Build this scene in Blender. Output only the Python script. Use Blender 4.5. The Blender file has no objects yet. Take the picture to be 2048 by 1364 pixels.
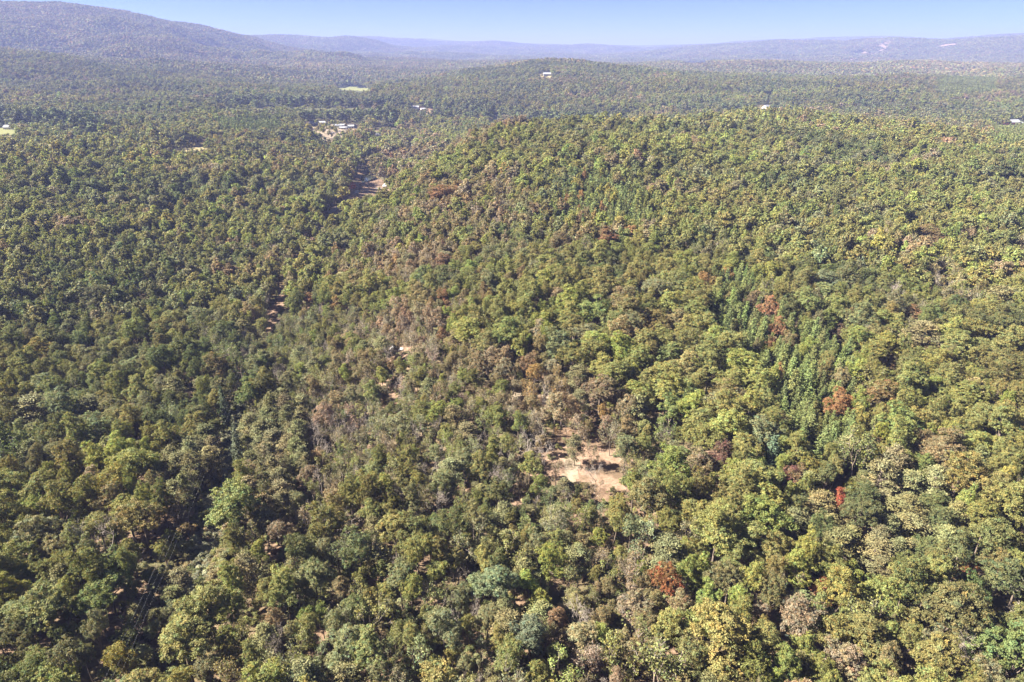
import bpy, math, random
import numpy as np
from mathutils import Vector

random.seed(7)
RNG = np.random.default_rng(7)
scene = bpy.context.scene
COL = scene.collection

# ------------------------------------------------------------------ camera, sky, sun, exposure
CAM_Z = 95.0
PITCH = math.radians(23.3)
F = 24.0 / 36.0 * 2048.0          # focal length in photograph pixels (2048 wide)
CU, CV = 1024.0, 682.0
SUN_EL = math.radians(40.0)
SUN_AZ = math.radians(-92.0)      # clockwise from +Y: the sun stands to the left
EXPOSURE = 2.34
SUN_STRENGTH = 5.0
SKY_STRENGTH = 0.05
HAZE_DENSITY = 0.000135
HAZE_COLOR = (0.305, 0.365, 0.75, 1.0)

cam_data = bpy.data.cameras.new('camera')
cam_data.sensor_width = 36.0
cam_data.lens = 24.0
cam_data.clip_start = 1.0
cam_data.clip_end = 80000.0
cam = bpy.data.objects.new('camera', cam_data)
cam.location = (0, 0, CAM_Z)
cam.rotation_euler = (math.radians(90) - PITCH, 0, 0)
COL.objects.link(cam)
scene.camera = cam

world = bpy.data.worlds.new('World')
scene.world = world
world.use_nodes = True
wn = world.node_tree
for n in list(wn.nodes):
    wn.nodes.remove(n)
wo = wn.nodes.new('ShaderNodeOutputWorld')
bg = wn.nodes.new('ShaderNodeBackground')
sky = wn.nodes.new('ShaderNodeTexSky')
sky.sky_type = 'NISHITA'
sky.sun_disc = False
sky.sun_elevation = SUN_EL
sky.sun_rotation = SUN_AZ
sky.altitude = 600
sky.air_density = 0.20
sky.dust_density = 0.5
sky.ozone_density = 3.6
bg.inputs['Strength'].default_value = SKY_STRENGTH
wn.links.new(sky.outputs[0], bg.inputs['Color'])
wn.links.new(bg.outputs[0], wo.inputs['Surface'])

sun_data = bpy.data.lights.new('sun', 'SUN')
sun_data.energy = SUN_STRENGTH
sun_data.angle = math.radians(0.53)
sun_data.color = (1.0, 0.93, 0.80)
sun = bpy.data.objects.new('sun', sun_data)
sdir = Vector((math.sin(SUN_AZ) * math.cos(SUN_EL), math.cos(SUN_AZ) * math.cos(SUN_EL), math.sin(SUN_EL)))
sun.rotation_euler = (-sdir).to_track_quat('-Z', 'Y').to_euler()
sun.location = sdir * 300
COL.objects.link(sun)

vs = scene.view_settings
vs.view_transform = 'Standard'
vs.look = 'None'
vs.exposure = EXPOSURE
vs.gamma = 1.0
vs.use_curve_mapping = False
cy = scene.cycles
cy.max_bounces = 5
cy.diffuse_bounces = 3
cy.glossy_bounces = 1
cy.transmission_bounces = 3
cy.volume_bounces = 1
cy.transparent_max_bounces = 4
cy.use_denoising = True
cy.use_adaptive_sampling = False
cy.caustics_reflective = False
cy.caustics_refractive = False
cy.sample_clamp_indirect = 4.0
scene.render.filter_size = 1.2 if hasattr(scene.render, 'filter_size') else 1.5

# ------------------------------------------------------------------ view maths (photograph pixels, 2048 x 1364)
FWD = np.array([0, math.cos(PITCH), -math.sin(PITCH)])
UPV = np.array([0, math.sin(PITCH), math.cos(PITCH)])

def proj(x, y, z):
    dz = z - CAM_Z
    zc = y * FWD[1] + dz * FWD[2]
    zc = np.where(np.abs(zc) < 1e-3, 1e-3, zc)
    return CU + F * x / zc, CV - F * (y * UPV[1] + dz * UPV[2]) / zc, zc

def ray(u, v):
    a = (u - CU) / F
    b = (CV - v) / F
    return np.array([a, FWD[1] + b * UPV[1], FWD[2] + b * UPV[2]])

def at_depth(u, v, Y):
    d = ray(u, v)
    return np.array([0, 0, CAM_Z]) + d * (Y / d[1])

def smooth(a, b, x):
    t = np.clip((x - a) / (b - a), 0, 1)
    return t * t * (3 - 2 * t)

def _hash(ix, iy, seed):
    n = (ix.astype(np.int64) * 374761393 + iy.astype(np.int64) * 668265263 + seed * 974634777) & 0xffffffff
    n = ((n ^ (n >> 13)) * 1274126177) & 0xffffffff
    n = n ^ (n >> 16)
    return n / 4294967295.0

def vnoise(x, y, seed=0):
    ix = np.floor(x); iy = np.floor(y)
    fx = x - ix; fy = y - iy
    fx = fx * fx * (3 - 2 * fx); fy = fy * fy * (3 - 2 * fy)
    a = _hash(ix, iy, seed); b = _hash(ix + 1, iy, seed)
    c = _hash(ix, iy + 1, seed); d = _hash(ix + 1, iy + 1, seed)
    return (a * (1 - fx) + b * fx) * (1 - fy) + (c * (1 - fx) + d * fx) * fy - 0.5

def fbm(x, y, seed=0, octv=4):
    s = 0; a = 1.0
    for k in range(octv):
        s = s + a * vnoise(x, y, seed + k * 17)
        x = x * 2.03 + 11.3; y = y * 2.03 - 7.1; a *= 0.5
    return s

# ------------------------------------------------------------------ terrain
CR_T = np.array([-0.36, -0.25, -0.149, -0.018, 0.08, 0.151, 0.25, 0.334, 0.42, 0.605, 0.75, 1.0])
CR_D = np.array([380, 400, 450, 600, 610, 600, 660, 740, 700, 600, 530, 480])
CR_H = np.array([0, 0.15, 0.65, 1.0, 1.0, 0.92, 0.86, 0.80, 0.70, 0.55, 0.45, 0.4])

def spine(points, width, front=1.0):
    P = np.array([at_depth(*p) for p in points])
    return P, width

SPINES = [
    # left mountain
    (spine([(-900, -30, 2300), (-300, -12, 2900), (0, 4, 3350), (110, 6, 3550), (200, 19, 3750), (270, 34, 3930), (330, 48, 4100), (410, 68, 4400), (450, 92, 4600)], 720), 12),
    # foothill shoulder under it
    (spine([(-500, 62, 1700), (-100, 92, 1950), (60, 108, 2150), (220, 124, 2400), (330, 140, 2700)], 400), 14),
    # blue ridge behind the mountain's end
    (spine([(380, 68, 5900), (470, 71, 6000), (600, 75, 6200), (650, 78, 6300), (690, 76, 6400), (740, 90, 6600), (830, 104, 7000)], 900), 10),
    # far ranges in the middle
    (spine([(640, 80, 9200), (740, 79, 9000), (840, 82, 8800), (900, 85, 8700), (990, 84, 8500), (1060, 92, 8400), (1140, 102, 8400)], 1000), 8),
    (spine([(700, 80, 12500), (845, 75, 12500), (960, 84, 12300), (1120, 87, 12000), (1280, 90, 12000), (1420, 87, 12000), (1600, 84, 12000)], 1500), 8),
    (spine([(1000, 97, 8000), (1180, 91, 8000), (1290, 96, 7900), (1400, 91, 7800), (1480, 98, 7700)], 650), 10),
    # wooded hills of the valley on the right
    (spine([(1420, 178, 1500), (1560, 166, 1620), (1700, 158, 1720), (1880, 153, 1800), (2050, 156, 1850), (2300, 150, 1800)], 260), 14),
    (spine([(1230, 131, 3000), (1380, 124, 3100), (1520, 121, 3000), (1700, 127, 2900), (1850, 122, 2850), (2060, 127, 2700), (2300, 124, 2600)], 420), 14),
    (spine([(560, 128, 3300), (700, 122, 3500), (830, 121, 3600), (960, 124, 3600)], 400), 14),
    # long ridge on the right
    (spine([(1290, 106, 6800), (1400, 92, 6500), (1480, 86, 6200), (1570, 83, 5900), (1680, 86, 5600), (1775, 81, 5400), (1900, 83, 5100), (1990, 79, 4900), (2120, 74, 4700), (2500, 68, 4200)], 800), 8),
    (spine([(1500, 83, 9500), (1640, 77, 9500), (1760, 75, 9300), (1900, 78, 9200), (2100, 78, 9200)], 1100), 10),
    (spine([(1900, 79, 6600), (1980, 72, 6600), (2060, 68, 6500), (2300, 68, 6400)], 700), 10),
]

def poly_dist(x, y, P):
    best = np.full(x.shape, 1e18); hh = np.zeros(x.shape)
    for i in range(len(P) - 1):
        ax, ay, az = P[i]; bx, by, bz = P[i + 1]
        dx, dy = bx - ax, by - ay
        t = np.clip(((x - ax) * dx + (y - ay) * dy) / (dx * dx + dy * dy), 0, 1)
        d = (x - ax - t * dx) ** 2 + (y - ay - t * dy) ** 2
        m = d < best
        best = np.where(m, d, best)
        hh = np.where(m, az + (bz - az) * t, hh)
    return np.sqrt(best), hh

def height(x, y):
    x = np.asarray(x, float); y = np.asarray(y, float)
    r = np.hypot(x, y)
    h = 5.0 * vnoise(x / 170 + 3.1, y / 170 + 1.7, 5) * smooth(60, 200, r) + 1.2 * vnoise(x / 38, y / 38, 6)
    far = smooth(1000, 2600, r)
    h = h + far * (26 * fbm(x / 1500, y / 1100, 21, 3) + 22 * vnoise(x / 420, y / 360, 22) + 7 * vnoise(x / 150, y / 150, 23))
    yy = np.maximum(y, 1.0)
    t = x / yy
    D = np.interp(t, CR_T, CR_D); Hf = np.interp(t, CR_T, CR_H) * (y > 0)
    up = smooth(90, 0.92 * D, y) * (1 - smooth(D, D + np.interp(t, [0.1, 0.4], [130, 330]), y))
    h = h + 23 * Hf * up
    h = h - 17 * Hf * smooth(D, D + np.interp(t, [0.1, 0.4], [150, 400]), y) * (1 - smooth(1150, 1500, y))
    # shallow valley of the road on the left
    rx = np.interp(y, [0, 120, 200, 300, 400, 520, 900, 1400], [-62, -72, -95, -95, -112, -110, -150, -160])
    dv = x - rx
    h = h - 13.0 * np.exp(-(dv / np.where(dv < 0, 150.0, 75.0)) ** 2) * smooth(60, 260, y) * (1 - smooth(900, 1500, y))
    # wooded hill beyond the near ridge
    hx = x - 120.0; hy = y - 2050.0
    sx = np.where(hx < 0, 250.0, 440.0); sy = np.where(hy < 0, 390.0, 620.0)
    q = (hx / sx) ** 2 + (hy / sy) ** 2
    h = h + 47 * np.exp(-q * 0.75) * (1 + 0.25 * fbm(x / 300, y / 300, 31, 2))
    # mountains
    for k, ((P, w), tree) in enumerate(SPINES):
        xmin, xmax = P[:, 0].min() - 4 * w, P[:, 0].max() + 4 * w
        ymin, ymax = P[:, 1].min() - 4 * w, P[:, 1].max() + 4 * w
        m = (x > xmin) & (x < xmax) & (y > ymin) & (y < ymax)
        if not m.any():
            continue
        d, hh = poly_dist(x[m] if x.ndim else x.reshape(1), y[m] if x.ndim else y.reshape(1), P)
        xm = x[m] if x.ndim else x.reshape(1); ym = y[m] if x.ndim else y.reshape(1)
        if k >= 2: hh = hh + np.maximum(hh, 0) * 0.10 * fbm(xm / (w * .7), ym / (w * 2.5), 241 + k, 3)
        wob = 1 + 0.75 * fbm(xm / (w * 0.6), ym / (w * 0.6), 41 + k, 4) * np.clip(d / (0.8 * w) - .1, 0, 1)
        add = np.maximum(hh - tree, 0) * np.exp(-(d / (w * wob)) ** 1.7)
        add = add * (1 + 0.20 * fbm(xm / (w * .3), ym / (w * .3), 141 + k, 3) * np.clip(d / (0.9 * w) - .15, 0, 1))
        if x.ndim:
            h = h.copy(); h[m] = np.maximum(h[m], h[m] * np.exp(-(d / w) ** 2) * 0.2 + h[m] * (1 - np.exp(-(d / w) ** 2)) + add)
        else:
            h = np.maximum(h, h + add[0] * 1.0)
    return h

def hgt(x, y):
    return float(height(np.array([x]), np.array([y]))[0])

def ground_at(u, v, above=0.0):
    """the place on the terrain (plus a height) seen at a photograph pixel"""
    d = ray(u, v)
    ys = np.concatenate([np.linspace(40, 1200, 1161), np.geomspace(1201, 26000, 2500)])
    k = ys / d[1]
    X = d[0] * k; Z = CAM_Z + d[2] * k
    hz = height(X, ys) + above
    below = np.nonzero(Z < hz)[0]
    i = below[0] if len(below) else len(ys) - 1
    if i > 0:
        a = Z[i - 1] - hz[i - 1]; b = hz[i] - Z[i]
        f = a / (a + b) if a + b > 0 else 0
        y = ys[i - 1] + f * (ys[i] - ys[i - 1])
    else:
        y = ys[0]
    x = d[0] * y / d[1]
    return x, y, hgt(x, y)

def in_poly(u, v, pts):
    inside = np.zeros(np.shape(u), bool)
    n = len(pts)
    for i in range(n):
        x1, y1 = pts[i]; x2, y2 = pts[(i + 1) % n]
        if y1 == y2:
            continue
        c = ((y1 > v) != (y2 > v)) & (u < (x2 - x1) * (v - y1) / (y2 - y1) + x1)
        inside ^= c
    return inside

# ------------------------------------------------------------------ materials
def new_mat(name):
    m = bpy.data.materials.new(name)
    m.use_nodes = True
    for n in list(m.node_tree.nodes):
        m.node_tree.nodes.remove(n)
    return m, m.node_tree.nodes, m.node_tree.links

def simple_mat(name, color, rough=0.8, noise=0.25, nscale=0.8, metallic=0.0, spec=0.3):
    m, N, L = new_mat(name)
    out = N.new('ShaderNodeOutputMaterial'); b = N.new('ShaderNodeBsdfPrincipled')
    b.inputs['Roughness'].default_value = rough
    b.inputs['Metallic'].default_value = metallic
    b.inputs['Specular IOR Level'].default_value = spec
    tc = N.new('ShaderNodeTexCoord'); nz = N.new('ShaderNodeTexNoise')
    nz.inputs['Scale'].default_value = nscale; nz.inputs['Detail'].default_value = 5
    L.new(tc.outputs['Object'], nz.inputs['Vector'])
    mp = N.new('ShaderNodeMapRange')
    mp.inputs['To Min'].default_value = 1 - noise; mp.inputs['To Max'].default_value = 1 + noise
    L.new(nz.outputs['Fac'], mp.inputs['Value'])
    mx = N.new('ShaderNodeMix'); mx.data_type = 'RGBA'; mx.blend_type = 'MULTIPLY'
    mx.inputs['Factor'].default_value = 1.0
    mx.inputs['A'].default_value = (*color, 1)
    L.new(mp.outputs[0], mx.inputs['B'])
    L.new(mx.outputs['Result'], b.inputs['Base Color'])
    L.new(b.outputs[0], out.inputs['Surface'])
    return m

def leaf_mat(name, translucent=0.25, rough=0.6):
    m, N, L = new_mat(name)
    out = N.new('ShaderNodeOutputMaterial')
    a = N.new('ShaderNodeAttribute'); a.attribute_type = 'INSTANCER'; a.attribute_name = 'tint'
    s = N.new('ShaderNodeAttribute'); s.attribute_type = 'GEOMETRY'; s.attribute_name = 'shade'
    mx = N.new('ShaderNodeMix'); mx.data_type = 'RGBA'; mx.blend_type = 'MULTIPLY'
    mx.inputs['Factor'].default_value = 1.0
    L.new(a.outputs['Color'], mx.inputs['A']); L.new(s.outputs['Color'], mx.inputs['B'])
    b = N.new('ShaderNodeBsdfPrincipled')
    b.inputs['Roughness'].default_value = rough
    b.inputs['Specular IOR Level'].default_value = 0.12
    a2 = N.new('ShaderNodeAttribute'); a2.attribute_type = 'INSTANCER'; a2.attribute_name = 'tint2'
    tm = N.new('ShaderNodeMix'); tm.data_type = 'RGBA'
    L.new(s.outputs['Alpha'], tm.inputs['Factor']); L.new(a.outputs['Color'], tm.inputs['A']); L.new(a2.outputs['Color'], tm.inputs['B'])
    L.new(tm.outputs['Result'], mx.inputs['A'])
    L.new(mx.outputs['Result'], b.inputs['Base Color'])
    t = N.new('ShaderNodeBsdfTranslucent')
    warm = N.new('ShaderNodeMix'); warm.data_type = 'RGBA'; warm.blend_type = 'MULTIPLY'
    warm.inputs['Factor'].default_value = 1.0
    warm.inputs['B'].default_value = (1.15, 1.2, 0.6, 1)
    L.new(mx.outputs['Result'], warm.inputs['A']); L.new(warm.outputs['Result'], t.inputs['Color'])
    ms = N.new('ShaderNodeMixShader'); ms.inputs['Fac'].default_value = translucent
    L.new(b.outputs[0], ms.inputs[1]); L.new(t.outputs[0], ms.inputs[2])
    L.new(ms.outputs[0], out.inputs['Surface'])
    return m

def ground_mat():
    m, N, L = new_mat('forest_floor')
    out = N.new('ShaderNodeOutputMaterial'); b = N.new('ShaderNodeBsdfPrincipled')
    b.inputs['Roughness'].default_value = 0.95; b.inputs['Specular IOR Level'].default_value = 0.1
    geo = N.new('ShaderNodeNewGeometry')
    def noise(scale, det=6, rough=0.6):
        n = N.new('ShaderNodeTexNoise'); n.inputs['Scale'].default_value = scale
        n.inputs['Detail'].default_value = det; n.inputs['Roughness'].default_value = rough
        L.new(geo.outputs['Position'], n.inputs['Vector']); return n
    n1 = noise(1.3, 8, 0.7); r1 = N.new('ShaderNodeValToRGB')
    r1.color_ramp.elements[0].position = 0.32; r1.color_ramp.elements[0].color = (0.10, 0.06, 0.038, 1)
    r1.color_ramp.elements[1].position = 0.68; r1.color_ramp.elements[1].color = (0.25, 0.175, 0.12, 1)
    L.new(n1.outputs['Fac'], r1.inputs['Fac'])
    n2 = noise(0.06, 5); r2 = N.new('ShaderNodeValToRGB')
    r2.color_ramp.elements[0].position = 0.45; r2.color_ramp.elements[0].color = (0, 0, 0, 1)
    r2.color_ramp.elements[1].position = 0.62; r2.color_ramp.elements[1].color = (1, 1, 1, 1)
    L.new(n2.outputs['Fac'], r2.inputs['Fac'])
    mx = N.new('ShaderNodeMix'); mx.data_type = 'RGBA'
    mx.inputs['B'].default_value = (0.10, 0.095, 0.045, 1)
    L.new(r2.outputs[0], mx.inputs['Factor']); L.new(r1.outputs[0], mx.inputs['A'])
    # woods too far off to build tree by tree: the ground sheet itself carries their colour
    att = N.new('ShaderNodeAttribute'); att.attribute_name = 'wooded'
    n3 = noise(0.012, 8, 0.75); r3 = N.new('ShaderNodeValToRGB')
    r3.color_ramp.elements[0].position = 0.35; r3.color_ramp.elements[0].color = (0.035, 0.045, 0.02, 1)
    r3.color_ramp.elements[1].position = 0.68; r3.color_ramp.elements[1].color = (0.10, 0.10, 0.045, 1)
    L.new(n3.outputs['Fac'], r3.inputs['Fac'])
    mx2 = N.new('ShaderNodeMix'); mx2.data_type = 'RGBA'
    L.new(att.outputs['Fac'], mx2.inputs['Factor']); L.new(mx.outputs['Result'], mx2.inputs['A']); L.new(r3.outputs[0], mx2.inputs['B'])
    L.new(mx2.outputs['Result'], b.inputs['Base Color'])
    L.new(b.outputs[0], out.inputs['Surface'])
    return m

M_LEAF = leaf_mat('leaves', 0.28, 0.55)
M_NEEDLE = leaf_mat('needles', 0.12, 0.6)
M_BARK = simple_mat('bark', (0.16, 0.125, 0.10), 0.9, 0.35, 1.5)
M_TWIG = simple_mat('grey_twigs', (0.34, 0.29, 0.25), 0.9, 0.3, 1.0)
M_GROUND = ground_mat()
def soil_mat(name, soil, litter, cover):
    m, N, L = new_mat(name)
    out = N.new('ShaderNodeOutputMaterial'); b = N.new('ShaderNodeBsdfPrincipled')
    b.inputs['Roughness'].default_value = 0.95; b.inputs['Specular IOR Level'].default_value = 0.1
    geo = N.new('ShaderNodeNewGeometry')
    def nz(scale, det):
        n = N.new('ShaderNodeTexNoise'); n.inputs['Scale'].default_value = scale; n.inputs['Detail'].default_value = det
        n.inputs['Roughness'].default_value = 0.7
        L.new(geo.outputs['Position'], n.inputs['Vector']); return n
    a = nz(0.22, 8); r = N.new('ShaderNodeValToRGB')
    r.color_ramp.elements[0].position = 0.5 - cover; r.color_ramp.elements[0].color = (*litter, 1)
    r.color_ramp.elements[1].position = 0.62 - cover * .4; r.color_ramp.elements[1].color = (*soil, 1)
    L.new(a.outputs['Fac'], r.inputs['Fac'])
    f = nz(2.5, 6); mp = N.new('ShaderNodeMapRange'); mp.inputs['To Min'].default_value = .45; mp.inputs['To Max'].default_value = 1.5
    L.new(f.outputs['Fac'], mp.inputs['Value'])
    mx = N.new('ShaderNodeMix'); mx.data_type = 'RGBA'; mx.blend_type = 'MULTIPLY'; mx.inputs['Factor'].default_value = 1.0
    L.new(r.outputs[0], mx.inputs['A']); L.new(mp.outputs[0], mx.inputs['B'])
    L.new(mx.outputs['Result'], b.inputs['Base Color']); L.new(b.outputs[0], out.inputs['Surface'])
    return m
M_SOIL = soil_mat('bare_soil', (0.30, 0.20, 0.145), (0.14, 0.098, 0.064), 0.06)
M_SAND = soil_mat('pale_gravel', (0.32, 0.255, 0.195), (0.19, 0.15, 0.10), 0.08)
M_ROAD = simple_mat('worn_road', (0.22, 0.21, 0.20), 0.9, 0.25, 0.4)
M_HAY = simple_mat('mown_field', (0.27, 0.225, 0.115), 0.95, 0.15, 0.05, spec=0.1)
M_GRASS = simple_mat('pasture', (0.17, 0.175, 0.07), 0.95, 0.2, 0.05, spec=0.1)
M_CUT = simple_mat('cleared_swath', (0.26, 0.19, 0.14), 0.95, 0.2, 0.02, spec=0.1)
M_WHITE = simple_mat('white_paint', (0.46, 0.46, 0.46), 0.5, 0.06, 1.0)
M_TIN = simple_mat('pale_metal_roof', (0.33, 0.34, 0.37), 0.45, 0.08, 0.8, spec=0.5)
M_GREYROOF = simple_mat('grey_shingle', (0.24, 0.24, 0.26), 0.8, 0.2, 1.5)
M_REDROOF = simple_mat('rusty_roof', (0.34, 0.13, 0.10), 0.7, 0.25, 1.0)
M_SIDING = simple_mat('cream_siding', (0.58, 0.54, 0.47), 0.7, 0.1, 1.0)
M_REDWALL = simple_mat('red_siding', (0.36, 0.10, 0.07), 0.7, 0.15, 1.0)
M_GLASS = simple_mat('dark_glass', (0.03, 0.035, 0.04), 0.1, 0.1, 1.0, spec=0.6)
M_DOOR = simple_mat('dark_door', (0.10, 0.07, 0.05), 0.6, 0.1, 1.0)
M_TYRE = simple_mat('tyre_rubber', (0.03, 0.03, 0.03), 0.9, 0.1, 1.0)
M_CHROME = simple_mat('wheel_metal', (0.55, 0.55, 0.57), 0.3, 0.05, 1.0, metallic=1.0)
M_CARWHITE = simple_mat('white_car_paint', (0.80, 0.80, 0.80), 0.25, 0.03, 1.0, spec=0.6)
M_CARRED = simple_mat('red_car_paint', (0.42, 0.05, 0.04), 0.3, 0.05, 1.0, spec=0.6)
M_CARGREY = simple_mat('grey_car_paint', (0.30, 0.31, 0.36), 0.3, 0.05, 1.0, spec=0.6)
M_LAMP = simple_mat('lamp_glass', (0.7, 0.7, 0.65), 0.2, 0.05, 1.0)
M_POLE = simple_mat('weathered_pole', (0.23, 0.18, 0.14), 0.9, 0.3, 2.0)
M_WIRE = simple_mat('aluminium_wire', (0.30, 0.30, 0.31), 0.4, 0.05, 1.0)
M_CANVAS = simple_mat('white_canvas', (0.76, 0.76, 0.78), 0.9, 0.06, 1.0)

def water_mat():
    m, N, L = new_mat('pond_water')
    out = N.new('ShaderNodeOutputMaterial'); b = N.new('ShaderNodeBsdfPrincipled')
    b.inputs['Base Color'].default_value = (0.035, 0.04, 0.03, 1)
    b.inputs['Roughness'].default_value = 0.06
    b.inputs['IOR'].default_value = 1.33
    geo = N.new('ShaderNodeNewGeometry'); nz = N.new('ShaderNodeTexNoise'); nz.inputs['Scale'].default_value = 1.2
    L.new(geo.outputs['Position'], nz.inputs['Vector'])
    bp = N.new('ShaderNodeBump'); bp.inputs['Strength'].default_value = 0.08; bp.inputs['Distance'].default_value = 0.05
    L.new(nz.outputs['Fac'], bp.inputs['Height']); L.new(bp.outputs[0], b.inputs['Normal'])
    L.new(b.outputs[0], out.inputs['Surface'])
    return m
M_WATER = water_mat()

# ------------------------------------------------------------------ mesh helpers
def mk_mesh(name, V, polys, mats, mat_idx=None, shade=None, smooth_sh=False):
    """polys: list of int arrays (n,3) or (n,4)"""
    me = bpy.data.meshes.new(name)
    V = np.asarray(V, np.float32)
    me.vertices.add(len(V)); me.vertices.foreach_set('co', V.ravel())
    polys = [np.asarray(p, np.int32) for p in polys if len(p)]
    loops = np.concatenate([p.ravel() for p in polys])
    tot = np.concatenate([np.full(len(p), p.shape[1], np.int32) for p in polys])
    st = np.concatenate([[0], np.cumsum(tot)[:-1]]).astype(np.int32)
    me.loops.add(len(loops)); me.loops.foreach_set('vertex_index', loops)
    me.polygons.add(len(tot)); me.polygons.foreach_set('loop_start', st)
    for m in mats:
        me.materials.append(m)
    if mat_idx is not None:
        me.polygons.foreach_set('material_index', np.asarray(mat_idx, np.int32))
    me.polygons.foreach_set('use_smooth', np.full(len(tot), smooth_sh, bool))
    if shade is not None:
        at = me.attributes.new('shade', 'FLOAT_COLOR', 'POINT')
        shade = np.asarray(shade); c = np.zeros((len(V), 4), np.float32); c[:, :shade.shape[1]] = shade
        at.data.foreach_set('color', c.ravel())
    me.update()
    me.validate()
    return me

def link(name, data, parent=None, loc=(0, 0, 0), rz=0.0):
    o = bpy.data.objects.new(name, data)
    COL.objects.link(o)
    o.location = loc
    o.rotation_euler = (0, 0, rz)
    if parent is not None:
        o.parent = parent
    return o

def tag(o, label, cat, group=None, kind=None):
    if label: o['label'] = label
    if cat: o['category'] = cat
    if group: o['group'] = group
    if kind: o['kind'] = kind
    return o

def unit(v):
    n = np.linalg.norm(v, axis=-1, keepdims=True)
    return v / np.maximum(n, 1e-9)

def quads_at(P, Nrm, size, rng, aspect=0.7, along=None):
    """one diamond-shaped leaf spray per point, facing Nrm"""
    n = len(P)
    if along is None:
        a = rng.normal(size=(n, 3))
    else:
        a = along
    a = unit(a - Nrm * np.sum(a * Nrm, 1, keepdims=True))
    b = np.cross(Nrm, a)
    s = size.reshape(-1, 1)
    V = np.stack([P - a * s, P + b * s * aspect + Nrm * s * 0.18, P + a * s, P - b * s * aspect - Nrm * s * 0.12], 1).reshape(-1, 3)
    Q = np.arange(n * 4).reshape(n, 4)
    return V, Q

def tube(pts, radii, sides=5):
    pts = np.asarray(pts, float)
    n = len(pts)
    T = np.gradient(pts, axis=0); T = unit(T)
    ref = np.array([0.31, 0.17, 0.93]) if abs(T[0][2]) < 0.9 else np.array([1.0, 0.2, 0])
    V = []
    for i in range(n):
        a = np.cross(T[i], ref); a /= np.linalg.norm(a); b = np.cross(T[i], a)
        for k in range(sides):
            an = 2 * math.pi * k / sides
            V.append(pts[i] + radii[i] * (math.cos(an) * a + math.sin(an) * b))
    Q = []
    for i in range(n - 1):
        for k in range(sides):
            Q.append((i * sides + k, i * sides + (k + 1) % sides, (i + 1) * sides + (k + 1) % sides, (i + 1) * sides + k))
    return np.array(V), np.array(Q)

class Bag:
    def __init__(s): s.V = []; s.Q = []; s.n = 0
    def add(s, V, Q):
        s.V.append(np.asarray(V)); s.Q.append(np.asarray(Q) + s.n); s.n += len(V)
    def out(s): return np.concatenate(s.V), np.concatenate(s.Q)

# ------------------------------------------------------------------ tree prototypes
UR, UH = 5.0, 16.0      # prototype crown radius and height

def shade_cols(n, groups, rng, amp=0.16, hue=0.10):
    g = groups.max() + 1
    base = 1 + rng.normal(0, amp, g)
    hu = rng.normal(0, hue, g)
    c = np.stack([base * (1 + hu), base, base * (1 - hu * 0.6)], 1)[groups]
    c *= (1 + rng.normal(0, 0.10, (n, 1)))
    return np.clip(c, 0.35, 1.8)

def broadleaf(seed, n_lobes, sprays, leaves, leaf, spray_r, flat=0.72, base=0.36, spread=1.0):
    rng = np.random.default_rng(seed)
    cz = UH * (base + (1 - base) * 0.50)
    hz = UH * (1 - base) * 0.5
    nl = int(rng.integers(6, 10))
    ld = unit(rng.normal(size=(nl * 4, 3))); ld = ld[ld[:, 2] > -0.35][:nl]
    ll = rng.uniform(0.55, 1.15, len(ld))
    ld = np.concatenate([ld, [[0.1, 0.0, 1.0]]]); ll = np.concatenate([ll, [rng.uniform(.75, 1.05)]])
    w = rng.integers(0, len(ld), n_lobes)
    d = ld[w] * (ll[w] * rng.uniform(0.30, 0.86, n_lobes) ** 0.75)[:, None] + rng.normal(0, 0.17, (n_lobes, 3))
    L = d * np.array([UR * spread, UR * spread, hz])
    L[:, 2] += cz
    lr = rng.uniform(0.15, 0.34, len(d)) * UR
    lturn = np.clip(rng.normal(0.42, 0.30, len(d)) + 0.25 * d[:, 2], 0, 1)
    TN = []
    P, Nn, S, G = [], [], [], []
    gi = 0
    for c, r, tn in zip(L, lr, lturn):
        sd = unit(rng.normal(size=(sprays, 3)) + np.array([0, 0, 0.35]))
        sp = c + sd * (r * rng.uniform(0.72, 1.08, (sprays, 1))) * np.array([1, 1, flat + 0.1])
        # drop sprays buried in other lobes
        dist = np.linalg.norm(sp[:, None, :] - L[None], axis=2) / lr[None]
        ok = (dist < 0.66).sum(1) == 0
        sp = sp[ok]; sd = sd[ok]
        for p, dd in zip(sp, sd):
            q = p + rng.normal(0, spray_r * 0.55, (leaves, 3)) * np.array([1, 1, 0.6])
            P.append(q)
            Nn.append(unit(dd * 0.6 + np.array([0, 0, 0.5]) + rng.normal(0, 0.55, (leaves, 3))))
            S.append(leaf * rng.uniform(0.65, 1.25, leaves))
            TN.append(np.full(leaves, np.clip(tn + rng.normal(0, .15), 0, 1)))
            G.append(np.full(leaves, gi)); gi += 1
    P = np.concatenate(P); Nn = np.concatenate(Nn); S = np.concatenate(S); G = np.concatenate(G)
    V, Q = quads_at(P, Nn, S, rng)
    sh = np.repeat(np.concatenate([shade_cols(len(P), G, rng), np.concatenate(TN)[:, None]], 1), 4, axis=0)
    # trunk and limbs
    bag = Bag()
    lean = rng.normal(0, 0.25, 2)
    top = np.array([lean[0], lean[1], cz + hz * 0.3])
    bag.add(*tube([(0, 0, -0.6), (lean[0] * 0.3, lean[1] * 0.3, UH * base * 0.6), (lean[0] * 0.7, lean[1] * 0.7, cz * 0.8), top], [0.30, 0.23, 0.17, 0.06], 6))
    for i in rng.permutation(len(L))[:9]:
        f = rng.uniform(0.45, 0.8)
        st = np.array([lean[0] * f, lean[1] * f, (cz - hz) * 0.9 + f * hz * 0.7])
        mid = (st + L[i]) / 2 + np.array([0, 0, -0.3])
        bag.add(*tube([st, mid, L[i]], [0.12, 0.08, 0.03], 4))
    return (V, Q, sh), bag.out()

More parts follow.
